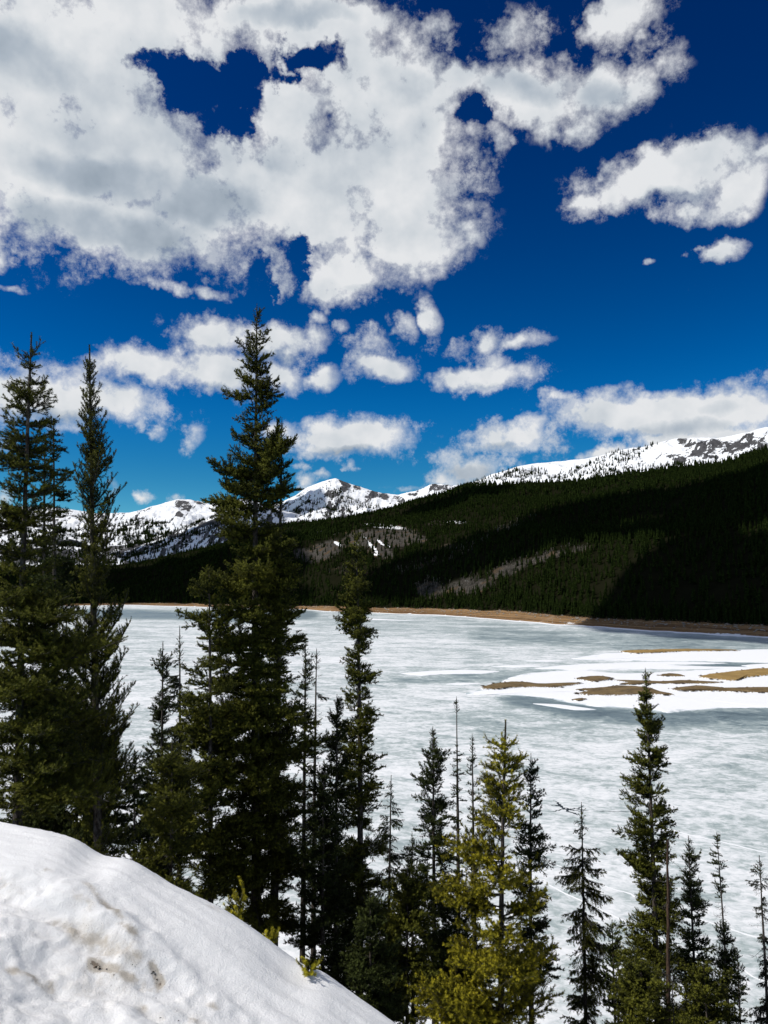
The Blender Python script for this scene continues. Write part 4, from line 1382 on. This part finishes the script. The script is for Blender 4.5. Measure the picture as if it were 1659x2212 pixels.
CLASSES = [.25, .42, .7, 1.1, 1.6, 2.3]
PROTO = {}


def proto(style, fine, L, r):
    k = int(np.argmin([abs(math.log(L / c_)) for c_ in CLASSES]))
    v = int(r.integers(0, 3)) if k < 3 else int(r.integers(0, 2))
    key = (style, fine, k, v)
    if key not in PROTO:
        PROTO[key] = make_branch(CLASSES[k], 1000 + hash((k, v, len(style), fine)) % 7919, style, fine)
    return PROTO[key], L / CLASSES[k]


def tube(pts, radii, sides=8):
    pts = np.asarray(pts, float)
    n = len(pts)
    a = np.arange(sides) / sides * 2 * np.pi
    V = np.stack([xyz(pts[k, 0] + np.cos(a) * radii[k], pts[k, 1] + np.sin(a) * radii[k], pts[k, 2]) for k in range(n)]).reshape(-1, 3)
    i = np.arange(n - 1)[:, None] * sides
    j = np.arange(sides)[None]
    j2 = (j + 1) % sides
    return V, np.stack([i + j, i + j2, i + j2 + sides, i + j + sides], -1).reshape(-1, 4)


def set_needles(o, mat):
    s_ = o.material_slots[0]
    s_.link = 'OBJECT'
    s_.material = mat


def basis(d, up=(0, 0, 1), roll=0.0):
    x = Vector(d).normalized()
    z = Vector(up)
    y = z.cross(x)
    if y.length < 1e-4:
        y = Vector((0, 1, 0))
    y.normalize()
    z = x.cross(y)
    M = Matrix((x, y, z)).transposed()
    return M @ Matrix.Rotation(roll, 3, 'X')


def put_branch(crown, P_, d, L, style, fine, mat, r, up=(0, 0, 1)):
    me, s_ = proto(style, fine, L, r)
    o = bpy.data.objects.new('branch', me)
    COL.objects.link(o)
    o.parent = crown
    M = basis(d, up, r.normal(0, .18)).to_4x4()
    flip = 1 if r.uniform() < .5 else -1
    M = M @ Matrix.Diagonal((s_, s_ * flip, s_, 1))
    M.translation = Vector(P_)
    o.matrix_basis = M
    if style != 'dead':
        set_needles(o, mat)
    return o


N_BR = 0


def spruce(name, label, top, base_x, d, prof, mat='dark', style='spruce', fine=False, n=90, seed=1, leader=.5, bare=0.0, extras=(), whorl=0.0, cat='tree', group='spruces on the slope above the lake', trunk_mat=None, base_z=None, y_end=None, upang=None, gapz=(), rtop=.012, rmul=1.0, live_top=None):
    """a spruce: trunk, crown (leading shoot) and every branch; profile rows are (sheet y, reach left, reach right)"""
    global N_BR
    r = np.random.default_rng(seed + 500)
    T = at(top[0], top[1], d)
    bx0 = at(base_x, 1900, d)[0]
    gz = float(slope_z(bx0, d)) - .3 if base_z is None else base_z
    B = np.array([bx0, d, gz])
    h = T[2] - gz
    root = bpy.data.objects.new(name, None)
    COL.objects.link(root)
    root.location = B
    root.empty_display_size = .3
    tag(root, label, cat, group)
    prof = np.array(prof, float)
    zpr = at(np.full(len(prof), top[0]), prof[:, 0], d)[:, 2] - gz
    px_m = K * d / FPX * math.sqrt(1)
    bow = r.normal(0, .004, 2) * h

    def stem(z):
        f = np.asarray(z) / h
        return xyz((T[0] - B[0]) * f + bow[0] * np.sin(np.pi * f), bow[1] * np.sin(np.pi * f), z)

    k = 26
    zz = np.linspace(-.3, h * .995, k)
    rad = (.0078 * h * np.clip(1 - zz / h, 0, 1) ** .85 + rtop) * rmul
    rad[zz < h * .03] *= 1.25
    V, F = tube(stem(zz) + r.normal(0, .003, (k, 3)), rad * (1 + r.normal(0, .05, k)))
    link('trunk', mesh_from('trunk', V, F, (trunk_mat or m_bark,)), root)
    # crown: the leading shoot and the short shoots round the top of the stem
    S = Sprig(seed + 9)
    ns = max(4, int(leader * 12))
    lz = np.linspace(h - leader, h, ns)
    S.axis(stem(lz), .012, 3.0 if fine else 1.6, .3)
    zs = h - leader
    for _ in range(int(16 + leader * 20)):
        z0 = r.uniform(h - leader * 3.2, h - leader * .85)
        a = r.uniform(0, 6.283)
        rl = float(np.interp(z0, zpr[::-1], (prof[::-1, 1] + prof[::-1, 2]) / 2)) * px_m * r.uniform(.35, .8) + .08
        S.axis(curve(stem(z0), (math.cos(a), math.sin(a), .55 if style != 'up' else 1.0), rl, 4, (0, 0, .4), r, .06), .004, 1.0, .3)
    crown = link('crown', S.build('crown', .009 if fine else .016, .028 if fine else .036, .005 if fine else .0095, 4, m0=mat, bark=m_twig), root)
    # branches
    z_hi, z_lo = h - leader * .95, max(float(zpr[-1]), .25)
    cnt = 0
    live = 1 - bare
    while cnt < n:
        u = r.beta(1.05, 1.05)
        z = z_hi + (z_lo - z_hi) * u
        if whorl:
            z = round(z / whorl) * whorl + r.normal(0, .03)
        if z > h - .15:
            continue
        f_y = z
        if any(g0 < u < g1 and r.uniform() < .75 for g0, g1 in gapz):
            cnt += 1
            continue
        a = r.uniform(0, 6.283)
        ca = math.cos(a)
        lw = float(np.interp(z, zpr[::-1], prof[::-1, 1]))
        rw = float(np.interp(z, zpr[::-1], prof[::-1, 2]))
        L = (lw * (1 - ca) / 2 + rw * (1 + ca) / 2) * px_m * r.uniform(.62, 1.24) * (1 if r.uniform() > .15 else .62) * (1.28 - .42 * u)
        L *= 1.0 + .55 * float(vnoise(np.array([z * 1.1 / (h * .06 + .35), math.cos(a) * 1.3 + seed, math.sin(a) * 1.3])))
        L = float(np.clip(L, .16, 2.9))
        if upang is not None:
            pit = upang + r.normal(0, .12) - .25 * u
        else:
            pit = (.75 * (1 - u) ** 2.2 - .12 * u + r.normal(0, .12)) if style != 'droop' else (.45 * (1 - u) ** 2 - .22 + r.normal(0, .12))
        isdead = live_top is not None and z < h - live_top
        sty = 'dead' if (isdead or r.uniform() < bare) else style
        put_branch(crown, stem(z), (math.cos(a) * math.cos(pit), math.sin(a) * math.cos(pit), math.sin(pit)), L, sty, fine, NEEDLES[mat], r)
        cnt += 1
        N_BR += 1
    for ex in extras:
        y0, tx_, ty_, dd = ex[:4]
        z0 = at(top[0], y0, d)[2] - gz
        P0 = stem(z0)
        q = at(tx_, ty_, d + dd) - B - P0
        L = float(np.linalg.norm(q))
        for rep in range(ex[4] if len(ex) > 4 else 1):
            put_branch(crown, P0 + r.normal(0, .03, 3), q + r.normal(0, .05, 3) * L * rep, L * (1 - .15 * rep), ex[5] if len(ex) > 5 else style, fine, NEEDLES[mat], r)
            N_BR += 1
    return root


def snag(name, label, top, base, d, rb, rt, seed, mat, stubs=14, cat='dead tree'):
    r = np.random.default_rng(seed)
    T = at(top[0], top[1], d)
    gz = float(slope_z(T[0], d)) - .3
    Bx = at(base, 2200, d)[0]
    root = bpy.data.objects.new(name, None)
    COL.objects.link(root)
    root.location = (Bx, d, gz)
    tag(root, label, cat)
    h = T[2] - gz
    k = 30
    zz = np.linspace(0, h, k)
    f = zz / h
    P_ = xyz((T[0] - Bx) * f, 0 * f, zz) + r.normal(0, .012, (k, 3))
    V, F = tube(P_, (rb + (rt - rb) * f ** .7) * (1 + r.normal(0, .08, k)))
    link('trunk', mesh_from('trunk', V, F, (mat,)), root)
    for _ in range(stubs):
        z = h * r.uniform(.15, .98)
        a = r.uniform(0, 6.283)
        me, s_ = proto('dead', False, r.uniform(.25, .6), r)
        o = link('branch', me, root)
        M = basis((math.cos(a), math.sin(a), r.uniform(-.5, .4))).to_4x4() @ Matrix.Scale(s_, 4)
        M.translation = Vector(((T[0] - Bx) * z / h, 0, z))
        o.matrix_basis = M
    return root

# the near trees, left to right (sheet coordinates; d = metres away)
ST = 'spruce_tree'
spruce(ST, 'far left spruce with a long bare leader and two raised top shoots', (68, 718), 38, 13.0,
       [(718, 3, 3), (792, 10, 10), (815, 26, 24), (850, 40, 52), (930, 52, 50), (1050, 74, 60), (1200, 96, 80), (1400, 110, 110), (1600, 130, 130), (1760, 150, 165)],
       'olive', 'spruce', True, 215, 1, leader=.50, whorl=.26, upang=.28,
       extras=[(783, 32, 752, .1, 1, 'up'), (783, 104, 757, -.1, 1, 'up'), (872, 122, 845, .1, 1, 'up'), (868, 26, 858, 0, 1, 'up'), (905, 24, 880, .1, 1, 'up'), (1000, -10, 985, .2, 1), (1060, -20, 1040, -.2, 1),
               (1075, 150, 1030, 0, 1), (1420, 250, 1385, -.6, 1), (1560, 190, 1530, -.8, 2), (1700, 230, 1690, -.9, 2), (1500, 130, 1470, -1.0, 2), (1340, 130, 1310, -1.0, 2)])
spruce(ST, 'slender dark spruce showing between the two tall left spruces', (116, 906), 122, 21.0,
       [(906, 5, 5), (960, 16, 16), (1100, 28, 28), (1250, 36, 40), (1400, 46, 60), (1700, 70, 80)], 'dark', 'spruce', False, 150, 2, leader=.35, upang=.0)
spruce(ST, 'thin spruce half hidden behind the far left spruce', (97, 938), 98, 22.0,
       [(938, 4, 4), (1000, 14, 12), (1150, 22, 22), (1350, 34, 34), (1650, 60, 60)], 'dark', 'spruce', False, 100, 3, leader=.3, upang=.0)
spruce(ST, 'second tall left spruce with steeply upswept branches and spiky top', (193, 745), 222, 14.5,
       [(745, 3, 3), (800, 16, 16), (880, 26, 26), (950, 36, 42), (1100, 52, 60), (1250, 66, 66), (1400, 84, 74), (1600, 110, 84), (1800, 130, 100), (1880, 130, 110)],
       'olive', 'up', True, 285, 4, leader=.45, upang=.62,
       extras=[(985, 150, 905, 0, 1), (1085, 148, 1012, .1, 1), (1000, 240, 935, 0, 1), (1050, 244, 965, 0, 1), (1190, 282, 1095, .2, 2), (1240, 280, 1150, 0, 1), (1290, 150, 1240, 0, 1),
               (1460, 318, 1350, .4, 2), (1400, 300, 1290, .5, 2), (1520, 308, 1420, .5, 2), (1590, 304, 1490, .4, 2), (1660, 302, 1560, .3, 2), (1440, 290, 1380, .4, 1), (1720, 300, 1640, .2, 2), (1780, 296, 1720, .2, 2)])
spruce(ST, 'little dark spruce at the foot of the second tall left spruce', (291, 1618), 290, 21.0,
       [(1618, 4, 4), (1680, 16, 16), (1800, 34, 34), (1950, 50, 50)], 'dark', 'spruce', False, 55, 5, leader=.25)
spruce(ST, 'dark bushy spruce standing low behind the left trees', (170, 1500), 165, 17.0,
       [(1500, 10, 10), (1600, 60, 60), (1750, 110, 105), (1900, 130, 120)], 'dark', 'spruce', False, 120, 6, leader=.3)
spruce(ST, 'narrow pointed spruce first right of the two tall left spruces', (352, 1386), 350, 27.0,
       [(1386, 4, 4), (1450, 20, 18), (1550, 40, 36), (1700, 58, 50), (1900, 70, 60)], 'dark', 'spruce', False, 85, 7, leader=.4)
spruce(ST, 'spruce with a thin leader just left of the largest tree, behind it', (388, 1352), 388, 30.0,
       [(1352, 3, 3), (1400, 14, 14), (1500, 32, 32), (1650, 48, 44), (1850, 60, 60)], 'dark', 'droop', False, 85, 8, leader=.5)
spruce(ST, 'sunlit olive young spruce low in front, left of the largest tree', (372, 1600), 372, 16.0,
       [(1600, 6, 6), (1660, 34, 30), (1750, 64, 56), (1850, 84, 70), (1960, 90, 80)], 'olive', 'spruce', True, 120, 9, leader=.25, whorl=.2)
spruce(ST, 'spruce with a gappy crown and visible trunk against the largest tree', (452, 1225), 460, 24.5,
       [(1225, 8, 8), (1270, 34, 26), (1350, 52, 40), (1450, 66, 50), (1600, 80, 60), (1800, 90, 90), (1950, 95, 90)], 'olive', 'spruce', False, 165, 10, leader=.2, gapz=((.22, .5),),
       extras=[(1290, 412, 1270, 0, 1), (1340, 404, 1330, .3, 1), (1460, 396, 1440, .3, 1)])
spruce(ST, 'largest spruce of all, rising highest against the clouds', (555, 655), 560, 26.0,
       [(655, 3, 3), (690, 10, 10), (740, 25, 26), (800, 28, 36), (860, 42, 36), (905, 36, 26), (960, 50, 32), (1050, 54, 46), (1150, 66, 56), (1200, 96, 84), (1300, 100, 80), (1400, 112, 82), (1550, 125, 96), (1700, 140, 110), (1850, 160, 110), (2000, 150, 105)],
       'olive', 'spruce', False, 285, 11, leader=.35, gapz=((.03, .05),),
       extras=[(862, 482, 850, 0, 2), (856, 612, 852, 0, 2), (905, 500, 905, 0, 1), (1040, 448, 1000, -.2, 3), (1075, 470, 1040, .3, 2), (1095, 434, 1080, .2, 3), (1110, 450, 1105, -.5, 2), (1065, 650, 1052, .2, 2), (960, 500, 945, 0, 1),
               (1070, 606, 905, .2, 2, 'spruce'), (1010, 642, 945, .2, 2), (1040, 632, 1000, .3, 1), (1100, 620, 1060, .4, 2), (1290, 430, 1240, -.5, 2), (1180, 642, 1180, -.3, 2), (1160, 470, 1150, -.6, 2), (1240, 640, 1250, .4, 2),
               (1640, 430, 1680, -1.2, 2), (1700, 640, 1740, -1.2, 2), (1760, 600, 1830, -1.6, 2), (1640, 560, 1720, -2.0, 2), (1500, 520, 1560, -1.6, 2), (1380, 600, 1420, -1.4, 2)])
spruce(ST, 'slim second leader spruce pressed against the right of the largest tree', (609, 903), 592, 26.6,
       [(903, 3, 3), (950, 14, 22), (1050, 26, 30), (1150, 40, 34), (1350, 60, 50), (1600, 74, 62), (2020, 90, 80)], 'olive', 'spruce', False, 130, 12, leader=.25)
spruce(ST, 'thin spruce rising just right of the largest tree over the ice', (660, 1376), 655, 31.0,
       [(1376, 3, 3), (1430, 16, 16), (1550, 26, 26), (1700, 36, 34), (1900, 48, 40)], 'dark', 'spruce', False, 100, 13, leader=.4, bare=.12)
spruce('dead_spruce', 'grey twiggy half dead spruce beside the thin one on the right', (684, 1400), 680, 33.0,
       [(1400, 3, 3), (1450, 14, 18), (1600, 20, 26), (1800, 26, 30), (1950, 34, 34)], 'grey', 'droop', False, 60, 14, leader=.3, bare=.7, cat='dead tree')
spruce(ST, 'low dark spruce filling the gap below the half dead one', (700, 1640), 700, 25.0,
       [(1640, 5, 5), (1720, 28, 26), (1850, 50, 48), (2000, 70, 70), (2150, 80, 80)], 'dark', 'spruce', False, 120, 15, leader=.3)
spruce(ST, 'second tallest free standing spruce with ragged narrow crown over the far shore', (769, 1135), 776, 29.0,
       [(1135, 3, 3), (1180, 14, 14), (1240, 24, 26), (1320, 38, 32), (1370, 34, 40), (1420, 22, 26), (1500, 34, 38), (1560, 36, 44), (1650, 42, 46), (1750, 52, 52), (1900, 72, 68), (2140, 90, 80)],
       'olive', 'spruce', False, 260, 16, leader=.4,
       extras=[(1352, 728, 1350, .2, 2), (1360, 818, 1370, 0, 2), (1335, 805, 1318, .2, 1), (1540, 824, 1548, .2, 2), (1440, 735, 1428, 0, 1), (1250, 745, 1235, 0, 1)])
spruce(ST, 'shorter companion spruce touching the left of the ragged narrow one', (728, 1500), 728, 27.5,
       [(1500, 3, 3), (1560, 20, 16), (1700, 38, 32), (1850, 54, 48), (2050, 70, 66)], 'dark', 'spruce', False, 120, 17, leader=.3)
spruce(ST, 'sparse thin spruce in the gap right of the ragged narrow one', (845, 1674), 842, 34.0,
       [(1674, 3, 3), (1740, 14, 14), (1800, 26, 28), (1900, 28, 30), (2050, 40, 40)], 'dark', 'droop', False, 85, 18, leader=.4, bare=.15)
spruce(ST, 'tiny spire between the sparse thin spruce and the dense dark one', (890, 1796), 890, 36.0,
       [(1796, 2, 2), (1830, 7, 7), (1900, 14, 14), (2000, 24, 24)], 'dark', 'spruce', False, 35, 19, leader=.25)
spruce(ST, 'short bushy green spruce left of the yellow green one', (880, 1868), 876, 24.0,
       [(1868, 6, 6), (1930, 40, 36), (2050, 62, 60), (2200, 80, 78)], 'olive', 'spruce', False, 110, 20, leader=.2)
spruce(ST, 'low dark spruce behind the snow bank at the bottom middle', (800, 1930), 800, 21.0,
       [(1930, 5, 5), (2000, 40, 40), (2120, 70, 70), (2260, 80, 80)], 'dark', 'spruce', False, 80, 21, leader=.25)
spruce(ST, 'dense dark pointed spruce left of the bare pole with tufted top', (935, 1570), 937, 32.0,
       [(1570, 3, 3), (1620, 14, 16), (1700, 34, 34), (1760, 42, 46), (1850, 44, 48), (2000, 56, 56), (2150, 70, 66)], 'dark', 'spruce', False, 140, 22, leader=.35)
spruce('pole_spruce', 'tallest bare pole spruce with only a small tuft on top', (986, 1505), 988, 37.0,
       [(1505, 2, 2), (1530, 6, 6), (1545, 5, 5), (1600, 3, 3), (1625, 11, 11), (1700, 12, 12), (1800, 20, 20), (1900, 24, 24)], 'dark', 'spruce', False, 85, 23, leader=.25, bare=.25, gapz=((.06, .22),), upang=.0)
spruce(ST, 'narrow spruce peeping out left of the top of the yellow green one', (1020, 1585), 1025, 36.0,
       [(1585, 2, 2), (1630, 11, 11), (1720, 18, 20), (1850, 20, 22), (2000, 30, 30)], 'dark', 'spruce', False, 75, 24, leader=.3, bare=.15)
spruce('young_spruce', 'bright yellow green young spruce nearest the camera, sunlit on its left', (1092, 1555), 1075, 12.3,
       [(1555, 4, 4), (1610, 30, 20), (1640, 36, 36), (1720, 50, 44), (1800, 62, 52), (1880, 74, 66), (1960, 86, 78), (2060, 100, 90), (2150, 120, 104), (2260, 125, 110)],
       'bright', 'spruce', True, 105, 25, leader=.40, whorl=.21, upang=.30, cat='tree',
       extras=[(1655, 1054, 1582, .1, 1, 'up'), (1640, 1118, 1650, 0, 1, 'up'), (1672, 1140, 1650, .1, 1, 'up'), (1735, 1140, 1732, 0, 1), (1740, 1022, 1690, 0, 1, 'up'), (1860, 960, 1850, -.3, 2), (1930, 950, 1925, -.2, 2), (1965, 930, 1962, -.2, 2),
               (1985, 1190, 1940, 0, 2), (2110, 1212, 2060, .1, 2), (2190, 1208, 2135, -.2, 2), (2170, 884, 2155, -.4, 2), (2185, 905, 2190, -.6, 2), (2200, 960, 2225, -.8, 2), (2080, 985, 2120, -.9, 2), (2060, 1060, 2130, -1.1, 2), (1880, 1080, 1950, -.9, 2), (1985, 1110, 2060, -1.0, 2)])
spruce(ST, 'narrow blackish spruce just right of the yellow green one', (1147, 1628), 1143, 29.0,
       [(1628, 3, 3), (1660, 12, 12), (1720, 18, 20), (1800, 26, 28), (1880, 36, 36), (2000, 50, 44), (2150, 64, 56)], 'dark', 'spruce', False, 130, 26, leader=.3)
spruce('lichen_spruce', 'lacy drooping spruce standing alone over the ice, right of the yellow green one', (1256, 1732), 1255, 29.0,
       [(1732, 3, 3), (1780, 14, 14), (1830, 22, 34), (1880, 38, 40), (1920, 42, 36), (1950, 56, 44), (2000, 50, 58), (2080, 60, 54), (2150, 66, 56), (2250, 66, 60)], 'olive', 'droop', False, 105, 27, leader=.4, bare=.12)
spruce(ST, 'short black spruce between the lacy one and the tall right one', (1322, 1986), 1320, 28.0,
       [(1986, 4, 4), (2010, 16, 18), (2080, 18, 24), (2150, 28, 28), (2250, 44, 40)], 'dark', 'spruce', False, 65, 28, leader=.2, upang=.5)
spruce(ST, 'tall thick right hand spruce whose tip crosses the sandbars', (1394, 1442), 1400, 26.5,
       [(1442, 3, 3), (1490, 12, 14), (1540, 24, 28), (1570, 28, 34), (1620, 34, 30), (1680, 38, 38), (1750, 42, 38), (1850, 40, 42), (1950, 54, 52), (2050, 66, 60), (2150, 84, 76), (2260, 90, 80)],
       'olive', 'spruce', False, 205, 29, leader=.35, gapz=((.12, .15),),
       extras=[(1575, 1355, 1545, 0, 2, 'up'), (1590, 1444, 1560, 0, 2, 'up'), (1660, 1345, 1640, 0, 2), (1655, 1445, 1620, 0, 2), (1785, 1342, 1765, .1, 2, 'up'), (1770, 1448, 1735, 0, 2, 'up'), (1905, 1322, 1862, -.1, 3, 'up'), (1860, 1450, 1800, .2, 2)])
snag('dead_snag', 'reddish bare dead snag in front of the tall right spruce', (1442, 1812), 1428, 23.0, .16, .03, 31, m_dead, 16)
snag('dead_snag', 'short thin leaning dead stem beside the reddish snag', (1452, 2090), 1450, 22.0, .05, .012, 32, m_twig, 10)
spruce(ST, 'dark spruce right of the reddish dead snag', (1487, 1805), 1495, 31.0,
       [(1805, 3, 3), (1840, 12, 16), (1870, 24, 28), (1920, 22, 26), (1980, 34, 36), (2050, 40, 44), (2150, 50, 50), (2250, 60, 56)], 'dark', 'spruce', False, 125, 33, leader=.3)
spruce('pole_spruce', 'bare pole with a dark tuft on top near the right edge', (1548, 1797), 1548, 35.0,
       [(1797, 2, 2), (1820, 10, 10), (1850, 12, 14), (1900, 10, 12), (1980, 18, 18), (2080, 16, 16)], 'dark', 'spruce', False, 75, 34, leader=.15, live_top=2.9, rmul=.8, upang=.1)
spruce(ST, 'smooth narrow cone shaped spruce right of the tufted pole', (1562, 1986), 1560, 28.0,
       [(1986, 5, 5), (2010, 14, 14), (2060, 18, 18), (2130, 24, 26), (2250, 44, 40)], 'dark', 'spruce', False, 95, 35, leader=.15)
spruce(ST, 'small leaning spruce next to the narrow cone shaped one', (1592, 2047), 1575, 30.0,
       [(2047, 3, 3), (2080, 11, 11), (2130, 16, 20), (2200, 18, 22), (2260, 26, 26)], 'dark', 'spruce', False, 45, 36, leader=.2, bare=.1)
spruce('lichen_spruce', 'grey thin lichen hung spruce at the right edge', (1640, 1847), 1638, 32.0,
       [(1847, 3, 3), (1880, 11, 11), (1930, 16, 18), (2000, 22, 22), (2080, 28, 26), (2100, 16, 20), (2160, 40, 36), (2250, 50, 44)], 'grey', 'droop', False, 95, 37, leader=.3, bare=.3)
spruce(ST, 'green spruce crowding the foot of the tall right spruce', (1385, 2075), 1380, 22.0,
       [(2075, 8, 8), (2120, 44, 40), (2200, 70, 60), (2280, 80, 70)], 'olive', 'spruce', False, 60, 38, leader=.2)
spruce(ST, 'green spruce low between the reddish snag and the tufted pole', (1520, 2080), 1520, 25.0,
       [(2080, 8, 8), (2130, 40, 36), (2220, 56, 52), (2290, 60, 60)], 'olive', 'spruce', False, 55, 39, leader=.2)
spruce(ST, 'dark spruce hidden low behind the yellow green one', (985, 1900), 985, 27.0,
       [(1900, 5, 5), (1980, 40, 40), (2100, 64, 64), (2230, 80, 80)], 'dark', 'spruce', False, 85, 40, leader=.25)


# ------------------------------------------------------------------ shoots poking out of the snow bank
def shoot_mesh(L, seed, kids=4):
    S = Sprig(seed)
    r = S.r
    main = curve((0, 0, 0), (1, 0, .1), L, 6, (0, 0, .35), r, .05)
    S.axis(main, .003, 1.0, .6)
    for k in range(kids):
        f = r.uniform(.2, .8) * 5
        i = int(f)
        s_ = 1 if k % 2 else -1
        S.axis(curve(main[i], (.7, s_ * .8, r.normal(.1, .2)), L * r.uniform(.25, .5), 4, (0.3, 0, .3), r, .05), .002, 1.0, .6)
    return S.build('shoot', .0022, .017, .0017, 4, fwd=.6, m0='bright', bark=m_twig)


SHOOT = [shoot_mesh(.16, 80, 4), shoot_mesh(.16, 81, 2), shoot_mesh(.16, 82, 5)]


def sapling(label, base, tips, d, stem_to, seed):
    r = np.random.default_rng(seed)
    d = d or float(on_bank(*base)[1])
    B = at(base[0], base[1], d)
    root = bpy.data.objects.new('spruce_sapling', None)
    COL.objects.link(root)
    root.location = B
    tag(root, label, 'sapling')
    E = at(stem_to[0], stem_to[1], d) - B
    k = 8
    f = np.linspace(-.3, 1, k)[:, None]
    V, F = tube(E * f + r.normal(0, .002, (k, 3)), np.linspace(.007, .003, k), 6)
    link('stem', mesh_from('stem', V, F, (m_twig,)), root)
    for i, (sx_, sy_, tx_, ty_, dd) in enumerate(tips):
        P0 = at(sx_, sy_, d) - B
        q = at(tx_, ty_, d + dd) - B - P0
        L = float(np.linalg.norm(q))
        o = link('shoot', SHOOT[i % 3], root)
        s_ = L / .16
        M = basis(q, roll=r.normal(0, .3)).to_4x4() @ Matrix.Diagonal((s_, max(s_, .9), max(s_, .9), 1))
        M.translation = Vector(P0)
        o.matrix_basis = M


sapling('yellow green sapling top rising behind the middle of the snow bank edge', (508, 2010),
        [(525, 1925, 532, 1893, 0), (520, 1950, 495, 1930, 0), (522, 1945, 538, 1922, 0), (516, 1965, 482, 1952, -.05), (518, 1962, 540, 1950, 0), (514, 1978, 476, 1968, -.08), (514, 1978, 534, 1972, -.05), (510, 1992, 484, 1984, -.1), (510, 1994, 526, 1994, -.08), (518, 1955, 512, 1940, -.12), (512, 1985, 506, 1978, -.12)], 5.6, (526, 1915), 3)
sapling('small yellow green spray sticking up past the snow edge', (578, 2045),
        [(582, 2030, 614, 2010, 0), (582, 2030, 570, 2012, 0), (580, 2034, 566, 2026, -.04), (580, 2036, 574, 2046, -.06), (584, 2030, 590, 2018, -.05), (582, 2036, 600, 2030, -.04)], 5.1, (584, 2026), 4)
sapling('yellow green sprig of needles poking through the snow bank', (664, 2104),
        [(668, 2094, 670, 2062, 0), (668, 2092, 703, 2084, -.03), (668, 2096, 646, 2080, 0), (666, 2098, 632, 2094, -.04), (666, 2100, 650, 2112, -.08), (668, 2100, 674, 2120, -.10), (670, 2096, 690, 2100, -.08), (667, 2094, 655, 2076, .02)], 0, (668, 2090), 5)
print('near branches', N_BR)
